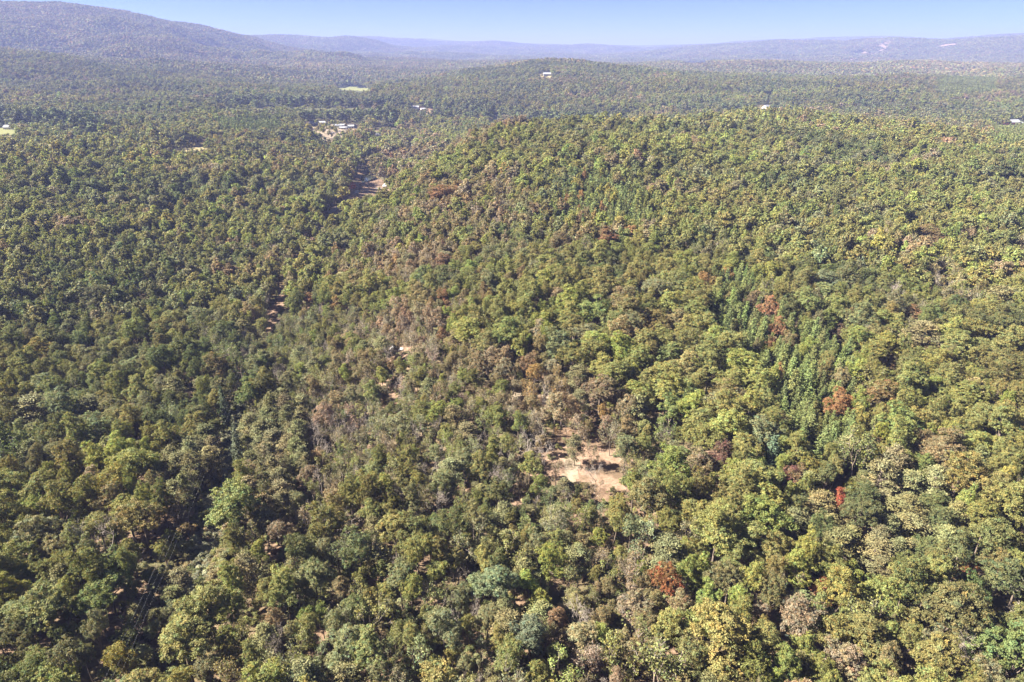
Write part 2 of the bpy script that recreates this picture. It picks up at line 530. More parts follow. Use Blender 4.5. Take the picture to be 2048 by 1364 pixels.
def conifer(seed, layers, br, per, leaf, R=2.3, droop=0.15, base=0.12, taper=0.85):
    """narrow pine: whorls of up-swept boughs"""
    rng = np.random.default_rng(seed)
    P, Nn, S, G, A = [], [], [], [], []
    bag = Bag(); bag.add(*tube([(0, 0, -0.6), (0, 0, UH * 0.5), (0, 0, UH * 0.98)], [0.2, 0.13, 0.02], 5))
    gi = 0
    for k in range(layers):
        t = (k + rng.uniform(-0.3, 0.3)) / layers
        z = UH * (base + (0.99 - base) * t)
        ln = R * max(0.05, (1 - t)) ** taper * (0.55 + 0.45 * min(1, t / 0.25))
        nb = max(3, int(br * (0.5 + 0.5 * (1 - t))))
        a0 = rng.uniform(0, 6.28)
        for j in range(nb):
            an = a0 + 2 * math.pi * j / nb + rng.normal(0, 0.2)
            l = ln * rng.uniform(0.7, 1.25)
            m = max(3, int(per * (0.35 + 0.65 * (1 - t))))
            s = rng.uniform(0.15, 1.0, m)
            ca, sa = math.cos(an), math.sin(an)
            rise = s * s * l * 0.35 - droop * s * l
            q = np.stack([ca * s * l, sa * s * l, z + rise], 1) + rng.normal(0, 0.17, (m, 3))
            P.append(q)
            al = np.stack([np.full(m, ca * 0.8), np.full(m, sa * 0.8), np.full(m, 0.7)], 1) + rng.normal(0, 0.45, (m, 3))
            A.append(al)
            Nn.append(unit(np.array([ca * 0.4, sa * 0.4, 0.6]) + rng.normal(0, 0.5, (m, 3))))
            S.append(leaf * rng.uniform(0.7, 1.3, m) * (0.75 + 0.25 * (1 - t)))
            G.append(np.full(m, gi)); gi += 1
    P = np.concatenate(P); Nn = np.concatenate(Nn); S = np.concatenate(S); G = np.concatenate(G); A = np.concatenate(A)
    V, Q = quads_at(P, Nn, S, rng, 0.36, A)
    sh = np.repeat(shade_cols(len(P), G, rng, 0.12, 0.05), 4, axis=0)
    return (V, Q, sh), bag.out()

def scrub_pine(seed, tiers, per, leaf, R=3.6, base=0.3):
    """round-topped pine with flat layered tufts"""
    rng = np.random.default_rng(seed)
    P, Nn, S, G = [], [], [], []
    bag = Bag()
    bend = rng.normal(0, 0.5, 2)
    axis = lambda z: np.array([bend[0] * (z / UH) ** 1.5, bend[1] * (z / UH) ** 1.5, z])
    bag.add(*tube([axis(0) - np.array([0, 0, .6]), axis(UH * 0.4), axis(UH * 0.7), axis(UH * 0.95)], [0.22, 0.17, 0.1, 0.02], 5))
    for k in range(tiers):
        t = rng.uniform(0, 1)
        z = UH * (base + (0.97 - base) * t)
        prof = math.sin(math.pi * min(1, 0.25 + 0.75 * t) ** 0.9) ** 0.6
        an = rng.uniform(0, 2 * math.pi); l = R * prof * rng.uniform(0.35, 1.1)
        c = axis(z) + np.array([math.cos(an) * l, math.sin(an) * l, l * 0.12])
        bag.add(*tube([axis(z - 0.4), (axis(z - 0.4) + c) / 2 + np.array([0, 0, 0.1]), c], [0.06, 0.04, 0.015], 3))
        rr = rng.uniform(0.55, 1.05)
        q = c + rng.normal(0, 1, (per, 3)) * np.array([rr, rr, 0.28]) * 0.62
        P.append(q); G.append(np.full(per, k))
        Nn.append(unit(np.array([math.cos(an) * 0.25, math.sin(an) * 0.25, 0.75]) + rng.normal(0, 0.5, (per, 3))))
        S.append(leaf * rng.uniform(0.7, 1.3, per))
    P = np.concatenate(P); Nn = np.concatenate(Nn); S = np.concatenate(S); G = np.concatenate(G)
    V, Q = quads_at(P, Nn, S, rng, 0.4)
    sh = np.repeat(shade_cols(len(P), G, rng, 0.15, 0.06), 4, axis=0)
    return (V, Q, sh), bag.out()

def bare(seed, depth, leaves=0, leaf=0.22, up=0.55, spread=0.62, r0=0.26, base=0.3, nchild=(3, 4)):
    """branching tree without leaves, or with a thin sprinkle of them"""
    rng = np.random.default_rng(seed)
    trunk = Bag(); twigs = Bag(); tips = []
    def grow(p, d, l, r, lev):
        mid = p + d * l * 0.5 + rng.normal(0, 0.06 * l, 3)
        e = p + d * l + rng.normal(0, 0.08 * l, 3)
        (trunk if lev < min(3, depth) else twigs).add(*tube([p, mid, e], [r, r * 0.8, r * 0.55], 5 if lev == 0 else (4 if lev < 3 else 3)))
        if lev >= depth:
            tips.append(e); tips.append(mid); return
        for c in range(rng.integers(nchild[0], nchild[1] + 1)):
            nd = unit(d * up + rng.normal(0, spread, 3) + np.array([0, 0, 0.18]))
            s = e if c < 2 else (mid if rng.random() < 0.5 else e)
            grow(s, nd, l * rng.uniform(0.62, 0.85), max(r * 0.55, 0.026), lev + 1)
    trunk.add(*tube([(0, 0, -0.6), (0, 0, 1.0)], [r0 * 1.15, r0], 5))
    grow(np.array([0, 0, 0.6]), unit(np.array([rng.normal(0, .08), rng.normal(0, .08), 1])), UH * base, r0, 0)
    TV, TQ = trunk.out(); WV, WQ = twigs.out()
    allv = np.concatenate([TV, WV])
    rr = np.percentile(np.hypot(allv[:, 0], allv[:, 1]), 97); zz = allv[:, 2].max()
    k = np.array([UR / rr, UR / rr, UH / zz])
    TV = TV * k; WV = WV * k
    lv = None
    if leaves:
        tp = np.array(tips) * k
        idx = rng.integers(0, len(tp), leaves)
        P = tp[idx] + rng.normal(0, 0.32, (leaves, 3))
        Nn = unit(np.array([0, 0, 0.6]) + rng.normal(0, 0.7, (leaves, 3)))
        V, Q = quads_at(P, Nn, leaf * rng.uniform(0.6, 1.3, leaves), rng)
        lv = (V, Q, np.repeat(shade_cols(leaves, idx % 60, rng, 0.2, 0.1), 4, axis=0))
    return lv, (WV, WQ), (TV, TQ)

PROTO = {}      # (kind, lod) -> list of dicts with meshes: crown, trunk, whole
def add_proto(kind, lod, crown, trunk, leafmat, barkmat=None, twigs=None):
    barkmat = barkmat or M_BARK
    i = len(PROTO.setdefault((kind, lod), []))
    nm = '%s_%s_%d' % (kind, lod, i)
    Vs, Qs, Ms, Sh = [], [], [], []
    n = 0; mats = []; ent = {}
    cm = []
    if crown is not None:
        V, Q, s = crown
        cm.append((V, Q, s, 0))
        mats.append(leafmat)
    if twigs is not None:
        cm.append((twigs[0], twigs[1], np.ones((len(twigs[0]), 3)), len(mats)))
        mats.append(M_TWIG)
    def join(parts):
        n = 0; v = []; q = []; s = []; mi = []
        for V, Q, sh, m in parts:
            if sh.shape[1] == 3: sh = np.concatenate([sh, np.zeros((len(sh), 1))], 1)
            v.append(V); q.append(Q + n); s.append(sh); mi.append(np.full(len(Q), m)); n += len(V)
        return np.concatenate(v), np.concatenate(q), np.concatenate(s), np.concatenate(mi)
    if lod == 'hi' and trunk is not None:
        v, q, s, mi = join(cm)
        ent['crown'] = mk_mesh(nm + '_crown', v, [q], mats, mi, s)
        ent['trunk'] = mk_mesh(nm + '_trunk', trunk[0], [trunk[1]], [barkmat], None, None, True)
    parts = list(cm)
    if trunk is not None:
        parts.append((trunk[0], trunk[1], np.ones((len(trunk[0]), 3)), len(mats)))
    v, q, s, mi = join(parts)
    ent['whole'] = mk_mesh(nm, v, [q], mats + ([barkmat] if trunk is not None else []), mi, s)
    PROTO[(kind, lod)].append(ent)

for i in range(12):
    sp = [1.0, 0.95, 1.05][i % 3]
    c, t = broadleaf(100 + i, 46 + 4 * (i % 4), 30, 22, 0.132, 0.33, base=[0.34, 0.42, 0.26][i % 3], spread=sp)
    add_proto('oak', 'hi', c, t, M_LEAF)
for i in range(7):
    c, t = broadleaf(200 + i, 36, 20, 6, 0.36, 0.42, base=.40)
    add_proto('oak', 'mid', c, t, M_LEAF)
for i in range(6):
    c, t = broadleaf(300 + i, 22, 10, 3, 0.72, 0.5, base=.40)
    add_proto('oak', 'low', c, None, M_LEAF)
for i in range(5):
    c, t = conifer(400 + i, 30, 11, 16, 0.34, taper=.62)
    add_proto('pine', 'hi', c, t, M_NEEDLE)
for i in range(4):
    c, t = conifer(430 + i, 20, 8, 8, 0.6, taper=.6)
    add_proto('pine', 'mid', c, t, M_NEEDLE)
for i in range(3):
    c, t = conifer(460 + i, 10, 5, 4, 1.2)
    add_proto('pine', 'low', c, None, M_NEEDLE)
for i in range(5):
    c, t = scrub_pine(500 + i, 110, 50, 0.26)
    add_proto('scrub', 'hi', c, t, M_NEEDLE)
for i in range(4):
    c, t = scrub_pine(530 + i, 70, 15, 0.6)
    add_proto('scrub', 'mid', c, t, M_NEEDLE)
for i in range(3):
    c, t = scrub_pine(560 + i, 40, 6, 1.1)
    add_proto('scrub', 'low', c, None, M_NEEDLE)
for i in range(4):
    lv, w, t = bare(600 + i, 5, 0, nchild=(3, 4))
    add_proto('bare', 'hi', None, t, None, M_TWIG, w)
for i in range(3):
    lv, w, t = bare(630 + i, 4, 0, nchild=(3, 4))
    add_proto('bare', 'mid', None, t, None, M_TWIG, w)
    add_proto('bare', 'low', None, t, None, M_TWIG, w)
for i in range(6):
    lv, w, t = bare(700 + i, 4, 1500, 0.21, nchild=(3, 4))
    add_proto('thin', 'hi', lv, t, M_LEAF, None, w)
for i in range(4):
    lv, w, t = bare(730 + i, 3, 520, 0.38, nchild=(3, 4))
    add_proto('thin', 'mid', lv, t, M_LEAF, None, w)
for i in range(3):
    lv, w, t = bare(760 + i, 2, 130, 0.8, nchild=(3, 4))
    add_proto('thin', 'low', lv, t, M_LEAF, None, w)
for i in range(4):
    c, t = broadleaf(800 + i, 16, 14, 9, 0.34, 0.9, base=0.02)
    add_proto('shrub', 'hi', c, None, M_LEAF)

# ------------------------------------------------------------------ layout zones, in photograph pixels
Z_SPARSE = [(470, 640), (620, 590), (830, 610), (960, 700), (1090, 690), (1260, 790), (1420, 880), (1330, 960), (1240, 1030), (1060, 1010), (860, 1000), (700, 930), (620, 1010), (560, 1130), (470, 1200), (530, 1000), (610, 860), (600, 780), (480, 740)]
Z_MIXED = [(600, 1000), (860, 990), (1250, 1020), (1400, 1050), (1330, 1200), (1300, 1420), (330, 1420), (430, 1200), (520, 1080)]
Z_PINES = [[(1095, 405), (1130, 372), (1185, 340), (1250, 358), (1330, 392), (1335, 438), (1240, 446), (1180, 446), (1110, 432)],
           [(1385, 565), (1440, 535), (1500, 525), (1530, 600), (1600, 632), (1690, 655), (1735, 740), (1715, 860), (1650, 890), (1590, 870), (1540, 780), (1470, 700), (1430, 620)],
           [(1870, 158), (1990, 150), (1990, 185), (1880, 192)], [(1980, 255), (2100, 250), (2100, 290), (1990, 292)],
           [(440, 240), (560, 238), (560, 262), (440, 265)]]
Z_SCRUB = [[(488, 800), (550, 775), (612, 790), (612, 900), (560, 1010), (540, 1130), (480, 1130), (500, 1000), (490, 900)],
           [(330, 870), (400, 850), (455, 850), (455, 960), (400, 990), (340, 980)]]
Z_LOW = [(320, 1000), (420, 975), (415, 1040), (395, 1120), (340, 1280), (270, 1370), (130, 1370), (200, 1220), (270, 1100)]
Z_GREY = [(590, 770), (660, 740), (760, 760), (740, 850), (720, 930), (650, 1010), (590, 1040), (560, 1100), (540, 1010), (600, 900)]
Z_DARK = [[(1000, 226), (1240, 236), (1245, 264), (1100, 252), (1000, 242)], [(430, 196), (800, 198), (820, 213), (430, 212)], [(840, 205), (1000, 210), (1000, 242), (840, 238)], [(600, 228), (800, 236), (790, 252), (690, 240), (600, 240)], [(0, 236), (190, 240), (190, 262), (0, 250)]]
Z_OAKS = [(1080, 640), (1240, 590), (1400, 560), (1480, 700), (1560, 800), (1530, 900), (1400, 890), (1270, 790), (1110, 710)]
Z_LAYER = [(1640, 930), (1780, 890), (1900, 940), (1960, 1090), (1840, 1110), (1690, 1110), (1560, 1040)]
Z_LEFT = [(-200, 460), (560, 460), (600, 560), (540, 620), (500, 700), (460, 850), (430, 980), (330, 1100), (230, 1420), (-200, 1420)]
Z_BROWN = [(560, 480), (700, 560), (860, 640), (1040, 560), (1180, 480), (1100, 380), (900, 330), (760, 420), (640, 520)]
# places where the ground shows
CLEAR = {
    'road': [(708, 374), (716, 378), (668, 436), (640, 458), (620, 488), (602, 518), (590, 545), (585, 541), (598, 508), (618, 474), (640, 446), (690, 396)],
    'road_dirt': [(560, 575), (580, 577), (575, 600), (557, 625), (548, 660), (525, 662), (531, 632), (552, 600)],
    'yard': [(695, 388), (725, 366), (742, 364), (775, 366), (792, 372), (776, 384), (755, 396), (740, 392), (715, 394), (700, 402), (690, 398)],
    'road_far': [(812, 302), (825, 284), (832, 286), (822, 304)],
    'pale_yard': [(718, 325), (755, 323), (752, 330), (722, 331)],
    'dirt_main': [(1085, 930), (1125, 912), (1160, 880), (1205, 866), (1240, 895), (1246, 958), (1215, 976), (1175, 952), (1135, 962), (1100, 965)],
    'dirt_low': [(985, 990), (1060, 960), (1070, 985), (1030, 1005), (990, 1010)],
    'dirt_west': [(756, 770), (785, 755), (802, 780), (795, 800), (760, 800)],
    'dirt_car': [(765, 700), (795, 692), (832, 690), (815, 708), (796, 722), (770, 716)],
    'dirt_mid': [(1020, 775), (1060, 785), (1130, 800), (1090, 806), (1030, 792)],
    'dirt_mid2': [(838, 740), (862, 742), (858, 755), (838, 752)],
    'dirt_east': [(1290, 830), (1330, 838), (1335, 858), (1300, 860)],
    'litter_dark': [(880, 975), (950, 975), (950, 1000), (890, 1005)],
    'litter_shadow': [(1085, 870), (1160, 865), (1150, 895), (1085, 900)],
    'grass_small': [(285, 688), (312, 678), (318, 694), (300, 705), (288, 700)],
    'grass_drive': [(474, 765), (498, 762), (500, 792), (478, 795)],
    'lot_low': [(1360, 1232), (1405, 1232), (1408, 1252), (1362, 1250)],
    'corridor': [(446, 860), (474, 800), (490, 790), (486, 840), (472, 930), (460, 985), (452, 1050), (430, 1120), (400, 1180), (375, 1225), (352, 1225), (372, 1160), (385, 1090), (388, 1040), (405, 1000), (428, 985), (440, 920)],
    'field_hay': [(318, 302), (345, 297), (372, 292), (402, 289), (428, 292), (420, 298), (380, 300), (345, 306)],
    'field_green': [(664, 176), (690, 173), (725, 175), (752, 180), (720, 182), (680, 180)],
    'field_valley': [(868, 188), (880, 172), (884, 158), (896, 160), (893, 180), (886, 198), (872, 200)],
    'field_barn': [(1502, 217), (1520, 213), (1540, 214), (1548, 222), (1530, 222), (1508, 220)],
    'field_right': [(1976, 252), (2010, 246), (2080, 244), (2080, 252), (2010, 254)],
    'field_left': [(-40, 254), (10, 256), (38, 262), (36, 268), (10, 268), (-40, 272)],
    'village': [(598, 250), (640, 246), (705, 250), (722, 262), (700, 270), (672, 272), (660, 284), (640, 288), (646, 268), (610, 258)],
    'village_east': [(745, 268), (762, 270), (758, 288), (746, 284)],
    'home_mid': [(818, 214), (846, 216), (872, 224), (866, 230), (836, 224)],
    'home_hill': [(1078, 149), (1104, 148), (1104, 154), (1078, 155)],
    'strip_west': [(430, 214), (640, 212), (810, 215), (810, 220), (640, 218), (430, 220)],
    'strip_left': [(120, 258), (300, 268), (300, 273), (120, 264)],
    'strip_mid': [(690, 240), (800, 256), (800, 263), (690, 246)],
    'strip_right': [(1660, 177), (1760, 178), (1760, 182), (1660, 181)],
    'strip_far': [(1350, 125), (1420, 126), (1420, 128), (1350, 127)],
    'home_white': [(985, 234), (1000, 234), (998, 242), (986, 242)],
}
THIN_OUT = {'village': .10, 'village_east': .1, 'home_mid': .08, 'dirt_main': .03, 'dirt_car': .22, 'dirt_low': .3, 'dirt_west': .2, 'dirt_mid': .3, 'yard': .03, 'pale_yard': .1, 'road': .0, 'litter_dark': .3, 'litter_shadow': .2, 'field_valley': .3, 'strip_west': .12, 'strip_left': .25, 'strip_mid': .2, 'strip_right': .2}   # share of trees left standing
CRNG = np.random.default_rng(5)

def clear_mask(x, y, z, H, names=None):
    m = np.zeros(x.shape, bool)
    pj = [proj(x, y, z + H * f)[:2] for f in (0.1, 0.4, 0.7, 0.95)]
    for k, pts in CLEAR.items():
        a = np.array(pts)
        stay = CRNG.random(x.shape) >= THIN_OUT.get(k, 0)
        for u, v in pj:
            near = (u > a[:, 0].min() - 2) & (u < a[:, 0].max() + 2) & (v > a[:, 1].min() - 2) & (v < a[:, 1].max() + 2)
            if near.any():
                m[near] |= in_poly(u[near], v[near], pts) & stay[near]
    return m

# ------------------------------------------------------------------ ground
def build_ground():
    az_f = np.linspace(-44, 44, 470)
    az_c = np.concatenate([np.arange(46, 180, 6.0), np.arange(180, 315, 6.0)])
    az = np.radians(np.concatenate([az_f, az_c]))
    r = np.concatenate([[12, 24, 36], np.geomspace(45, 30000, 400)])
    A, Rr = np.meshgrid(az, r)
    X = (np.sin(A) * Rr); Y = (np.cos(A) * Rr)
    Z = height(X.ravel(), Y.ravel())
    V = np.stack([X.ravel(), Y.ravel(), Z], 1)
    na, nr = len(az), len(r)
    V = np.concatenate([V, [[0, 0, hgt(0, 0)]]])
    i, j = np.meshgrid(np.arange(nr - 1), np.arange(na), indexing='ij')
    i = i.ravel(); j = j.ravel(); k = (j + 1) % na
    Q = np.stack([i * na + j, (i + 1) * na + j, (i + 1) * na + k, i * na + k], 1)[:, ::-1]
    c = len(V) - 1
    jj = np.arange(na)
    T = np.stack([np.full(na, c), (jj + 1) % na, jj], 1)
    me = mk_mesh('ground', V, [Q, T], [M_GROUND], None, None, True)
    at = me.attributes.new('wooded', 'FLOAT', 'POINT')
    rr = np.concatenate([Rr.ravel(), [0]])
    at.data.foreach_set('value', smooth(700, 1500, rr).astype(np.float32))
    o = link('ground', me)
    o['kind'] = 'structure'
    return o
build_ground()

def sheet(name, pts, mat, lift, step=6, label=None, kind='structure', expand=0.0):
    """a sheet on the terrain over the ground seen inside a photograph outline"""
    P = np.array([ground_at(u, v)[:2] for u, v in pts])
    c = P.mean(0)
    if expand:
        d = P - c
        P = c + d * (1 + expand / np.maximum(np.linalg.norm(d, axis=1, keepdims=True), 1))
    # round the outline
    n = len(P); out = []
    for i in range(n):
        a, b, c2, d2 = P[i - 1], P[i], P[(i + 1) % n], P[(i + 2) % n]
        for t in np.linspace(0, 1, 5)[:-1]:
            out.append(0.5 * ((2 * b) + (-a + c2) * t + (2 * a - 5 * b + 4 * c2 - d2) * t * t + (-a + 3 * b - 3 * c2 + d2) * t ** 3))
    out = np.array(out)
    x0, y0 = out.min(0); x1, y1 = out.max(0)
    st = max((x1 - x0), (y1 - y0)) / 60.0
    st = max(st, 0.8)
    gx = np.arange(x0 - st, x1 + st, st); gy = np.arange(y0 - st, y1 + st, st)
    GX, GY = np.meshgrid(gx, gy)
    wob = vnoise(GX / (st * 3.1), GY / (st * 3.1), 77) * st * 2.2
    ins = in_poly((GX + wob).ravel(), (GY + wob[::-1]).ravel(), out).reshape(GX.shape)
    cell = ins[:-1, :-1] & ins[1:, :-1] & ins[:-1, 1:] & ins[1:, 1:]
    ci, cj = np.nonzero(cell)
    if not len(ci):
        return None
    w = GX.shape[1]
    Q = np.stack([ci * w + cj, ci * w + cj + 1, (ci + 1) * w + cj + 1, (ci + 1) * w + cj], 1)
    used, inv = np.unique(Q, return_inverse=True)
    X = GX.ravel()[used]; Y = GY.ravel()[used]
    V = np.stack([X, Y, height(X, Y) + lift], 1)
    me = mk_mesh(name, V, [inv.reshape(Q.shape)], [mat], None, None, True)
    o = link(name, me); o['kind'] = kind
    if label: o['label'] = label
    return o

SHEETS = [('road', 'road', M_ROAD, .12, 2), ('road_dirt', 'dirt_road', M_SOIL, .10, 4), ('yard', 'dirt_yard', M_SOIL, .12, 12), ('road_far', 'road', M_ROAD, .3, 3),
          ('pale_yard', 'gravel_yard', M_SAND, .3, 8), ('dirt_main', 'dirt_clearing', M_SOIL, .08, 3), ('dirt_low', 'dirt_clearing', M_SOIL, .08, 2),
          ('dirt_west', 'dirt_clearing', M_SOIL, .08, 3), ('dirt_car', 'dirt_clearing', M_SOIL, .08, 3), ('dirt_mid', 'dirt_track', M_SAND, .08, 2),
          ('dirt_mid2', 'dirt_track', M_SAND, .08, 2), ('dirt_east', 'dirt_track', M_SAND, .08, 2), ('grass_small', 'dry_grass', M_HAY, .08, 3), ('grass_drive', 'dry_grass', M_HAY, .08, 3),
          ('lot_low', 'dirt_clearing', M_SOIL, .08, 2), ('field_hay', 'hay_field', M_HAY, .5, 15), ('field_green', 'pasture', M_GRASS, 1.0, 30),
          ('field_valley', 'valley_field', M_HAY, 1.0, 20), ('field_barn', 'pasture', M_HAY, .8, 20), ('field_right', 'pasture', M_GRASS, .6, 25),
          ('field_left', 'pasture', M_GRASS, .6, 25), ('village', 'gravel_yard', M_SAND, .5, 20), ('village_east', 'lawn', M_GRASS, .5, 15),
          ('home_mid', 'dirt_yard', M_SOIL, .6, 15), ('home_hill', 'pasture', M_HAY, .9, 20), ('home_white', 'lawn', M_GRASS, .6, 10)]
for key, nm, mat, lift, ex in SHEETS:
    sheet(nm, CLEAR[key], mat, lift, expand=ex)
sheet('pale_gravel_track', [(1128, 930), (1150, 918), (1158, 940), (1150, 962), (1134, 962)], M_SAND, .13, expand=1)

# pond
def pond():
    pts = [(716, 352), (728, 350), (738, 353), (738, 362), (726, 366), (716, 364)]
    P = np.array([ground_at(u, v)[:2] for u, v in pts])
    c = P.mean(0); z = height(P[:, 0], P[:, 1]).min() + 1.0
    n = 40; V = [[c[0], c[1], z]]
    rx = (P[:, 0].max() - P[:, 0].min()) / 2 * 1.25; ry = (P[:, 1].max() - P[:, 1].min()) / 2 * 1.15
    for i in range(n):
        a = 2 * math.pi * i / n
        k = 1 + 0.12 * math.sin(3 * a + 1) + 0.07 * math.sin(5 * a)
        V.append([c[0] + rx * k * math.cos(a), c[1] + ry * k * math.sin(a), z])
    T = [(0, 1 + i, 1 + (i + 1) % n) for i in range(n)]
    o = link('pond_water', mk_mesh('pond', V, [T], [M_WATER])); o['kind'] = 'structure'
CLEAR['pond'] = [(712, 350), (728, 346), (742, 352), (742, 366), (726, 370), (714, 368)]
pond()

# cleared power-line swath on the far ridge
SWATHS = [[(1760, 84), (1788, 82), (1779, 92), (1768, 100), (1757, 100)],
          [(1716, 108), (1736, 104), (1716, 118), (1704, 126), (1690, 126)],
          [(1880, 90), (1920, 86), (1922, 89), (1884, 94)]]
for pts in SWATHS:
    sheet('cleared_swath', pts, M_CUT, 6.0, expand=15)
CLEAR['swath_a'], CLEAR['swath_b'], CLEAR['swath_c'] = SWATHS

# ------------------------------------------------------------------ palette (linear base colours of leaves)
PAL = {
    'olive': (0.197, 0.196, 0.076), 'lime': (0.226, 0.238, 0.080), 'deep': (0.138, 0.152, 0.066), 'grey': (0.198, 0.200, 0.112),
    'brown': (0.222, 0.184, 0.104), 'tan': (0.275, 0.222, 0.156), 'orange': (0.290, 0.190, 0.090), 'yellow': (0.262, 0.250, 0.080),
    'red': (0.250, 0.120, 0.075), 'maroon': (0.190, 0.095, 0.080), 'pine': (0.156, 0.180, 0.064), 'scrub': (0.180, 0.170, 0.080), 'silver': (0.29, 0.29, 0.215),
    'pinelight': (0.172, 0.226, 0.066),
}
def second(t):
    t = np.asarray(t)
    return np.clip(t * np.array([1.08, 1.04, 0.92]), 0, .9)
COLWORD = {'olive': 'olive-green', 'lime': 'bright yellow-green', 'deep': 'dark green', 'grey': 'grey-green', 'brown': 'brownish', 'tan': 'tan', 'orange': 'orange', 'yellow': 'yellow', 'red': 'red', 'maroon': 'maroon', 'pine': 'blue-green', 'pinelight': 'fresh green', 'scrub': 'dull olive', 'silver': 'silvery'}
NAMES = list(PAL)
PALA = np.array([PAL[k] for k in NAMES])

def pick(rng, probs):
    ks = list(probs); p = np.array([probs[k] for k in ks], float); p /= p.sum()
    return ks[rng.choice(len(ks), p=p)]

MIX_RIGHT = {'olive': 62, 'lime': 15, 'deep': 10, 'grey': 7, 'brown': 4.5, 'tan': 2.5, 'orange': 0.3, 'yellow': 1.2}
MIX_LEFT = {'olive': 48, 'lime': 15, 'deep': 13, 'grey': 16, 'brown': 4, 'tan': 1.5, 'yellow': 2.5}
MIX_MID = {'olive': 36, 'lime': 13, 'deep': 10, 'grey': 16, 'brown': 16, 'tan': 8, 'orange': 0.3, 'yellow': 1}
MIX_BROWN = {'olive': 26, 'lime': 12, 'deep': 14, 'grey': 14, 'brown': 21, 'tan': 7, 'orange': .6}
ORDER = ['deep', 'grey', 'olive', 'lime', 'yellow', 'brown', 'tan', 'orange', 'red', 'maroon', 'pine', 'scrub', 'silver']
def rank01(a):
    r = np.empty(len(a)); r[np.argsort(a)] = np.arange(len(a)) / max(1, len(a)); return r
def stand_q(x, y, rng, scale):
    return rank01(fbm(x / scale, y / scale, 83, 3) * 1.5 + rng.random(len(x)) * 0.85)
def pick_q(mix, q):
    ks = [k for k in ORDER if k in mix]; p = np.cumsum([mix[k] for k in ks]); p = p / p[-1]
    return ks[min(int(np.searchsorted(p, q)), len(ks) - 1)]
def pick_q_many(mix, q):
    ks = [k for k in ORDER if k in mix]; p = np.cumsum([mix[k] for k in ks]); p = p / p[-1]
    return np.array([NAMES.index(k) for k in ks])[np.minimum(np.searchsorted(p, q), len(ks) - 1)]
def pick_many(rng, mix, n):
    ks = list(mix); p = np.array([mix[k] for k in ks], float); p /= p.sum()
    return np.array([NAMES.index(k) for k in ks])[rng.choice(len(ks), size=n, p=p)]

# each tree: kind, x, y, z, R, H, rot, tone index, seed for variant
TREES = []
SPECIAL = []
def put_special(kind, u, v, R, H, tone, label, cat='tree', color=None, hc=0.62):
    x, y, z = ground_at(u, v, above=H * hc)
    SPECIAL.append(dict(kind=kind, x=x, y=y, z=z, R=R, H=H, tone=tone, label=label, cat=cat, color=color, u=u, v=v))

put_special('bare', 213, 1062, 5.6, 16, 'tan', 'large bare grey tree among dark green crowns beside the shrubby strip')
put_special('bare', 1945, 1318, 4.6, 12, 'tan', 'bare pinkish-grey tree with spreading limbs near the lower right corner')
put_special('bare', 2036, 1212, 4.0, 12, 'tan', 'bare twiggy tree at the right edge above the lower right corner')
put_special('bare', 1052, 884, 4.6, 12, 'tan', 'bare grey twiggy tree beside the shaded leaf litter above the dirt clearing')
put_special('bare', 1085, 890, 3.6, 11, 'tan', 'slim bare grey tree between the twiggy grey tree and the dirt clearing')
put_special('bare', 1141, 992, 2.1, 6.5, 'grey', 'small pale grey dead tree just below the dirt clearing')
put_special('bare', 378, 788, 1.7, 4, 'grey', 'pale grey leafless bush by the roadside grass in the left woods')
put_special('bare', 910, 1158, 2.6, 8, 'tan', 'small whitish bare tree among low green trees in the lower middle')
put_special('bare', 1795, 588, 4.5, 14, 'tan', 'dead pale-limbed tree in the green right slope')
put_special('bare', 1890, 570, 5.2, 13, 'tan', 'broad leafless grey tree high on the right slope')
put_special('oak', 1336, 1165, 2.7, 13, 'rust', 'narrow rust-red tree standing among green trees in the lower middle', color=(0.40, 0.105, 0.035))
put_special('oak', 1678, 1003, 2.0, 8, 'scarlet', 'scarlet-topped small tree beside the feathery pines', color=(0.50, 0.075, 0.04))
put_special('oak', 1585, 965, 2.9, 10, 'pinkred', 'dusky pink-red tree right of the big bright green crown', color=(0.27, 0.105, 0.085))
put_special('oak', 1443, 918, 3.0, 12, 'maroon', 'dark maroon-crowned tree above the tan pink tree', color=(0.20, 0.075, 0.08))
put_special('oak', 1400, 945, 4.4, 12, 'tan', 'tan pinkish tree below the maroon crown', color=(0.30, 0.21, 0.135))
put_special('oak', 1640, 1188, 2.3, 8, 'orange', 'small orange-red tree low in the right-hand woods', color=(0.42, 0.12, 0.05))
put_special('oak', 1940, 1145, 1.9, 9, 'orange', 'thin orange-tinged treetop beside a bright green crown on the right', color=(0.36, 0.12, 0.05))
put_special('oak', 1528, 1040, 5.6, 15, 'lime', 'big bright yellow-green round crown left of the feathery pines', color=(0.23, 0.27, 0.06))
put_special('oak', 1200, 788, 5.2, 14, 'tan', 'wide pinkish-tan oak above the dirt clearing', color=(0.27, 0.18, 0.12))
put_special('oak', 1535, 622, 4.2, 12, 'orange', 'salmon-orange tree at the edge of the pine strip', color=(0.44, 0.17, 0.07))
put_special('oak', 1552, 662, 3.2, 11, 'orange', 'orange tree below the salmon-orange one beside the pines', color=(0.40, 0.14, 0.05))
put_special('oak', 1540, 690, 2.2, 8, 'orange', 'small russet tree in the gap of the pine strip', color=(0.32, 0.14, 0.07))
put_special('oak', 1822, 632, 4.0, 11, 'orange', 'pale orange tree alone on the green right slope', color=(0.38, 0.18, 0.09))
put_special('oak', 1680, 668, 3.0, 9, 'maroon', 'reddish low tree right of the pine strip', color=(0.22, 0.128, 0.09))
put_special('oak', 1780, 735, 3.4, 10, 'red', 'russet-brown tree half hidden in the right slope', color=(0.23, 0.128, 0.07))
put_special('oak', 1762, 800, 5.0, 13, 'orange', 'orange-brown wide tree on the right slope below the pines', color=(0.30, 0.17, 0.07))
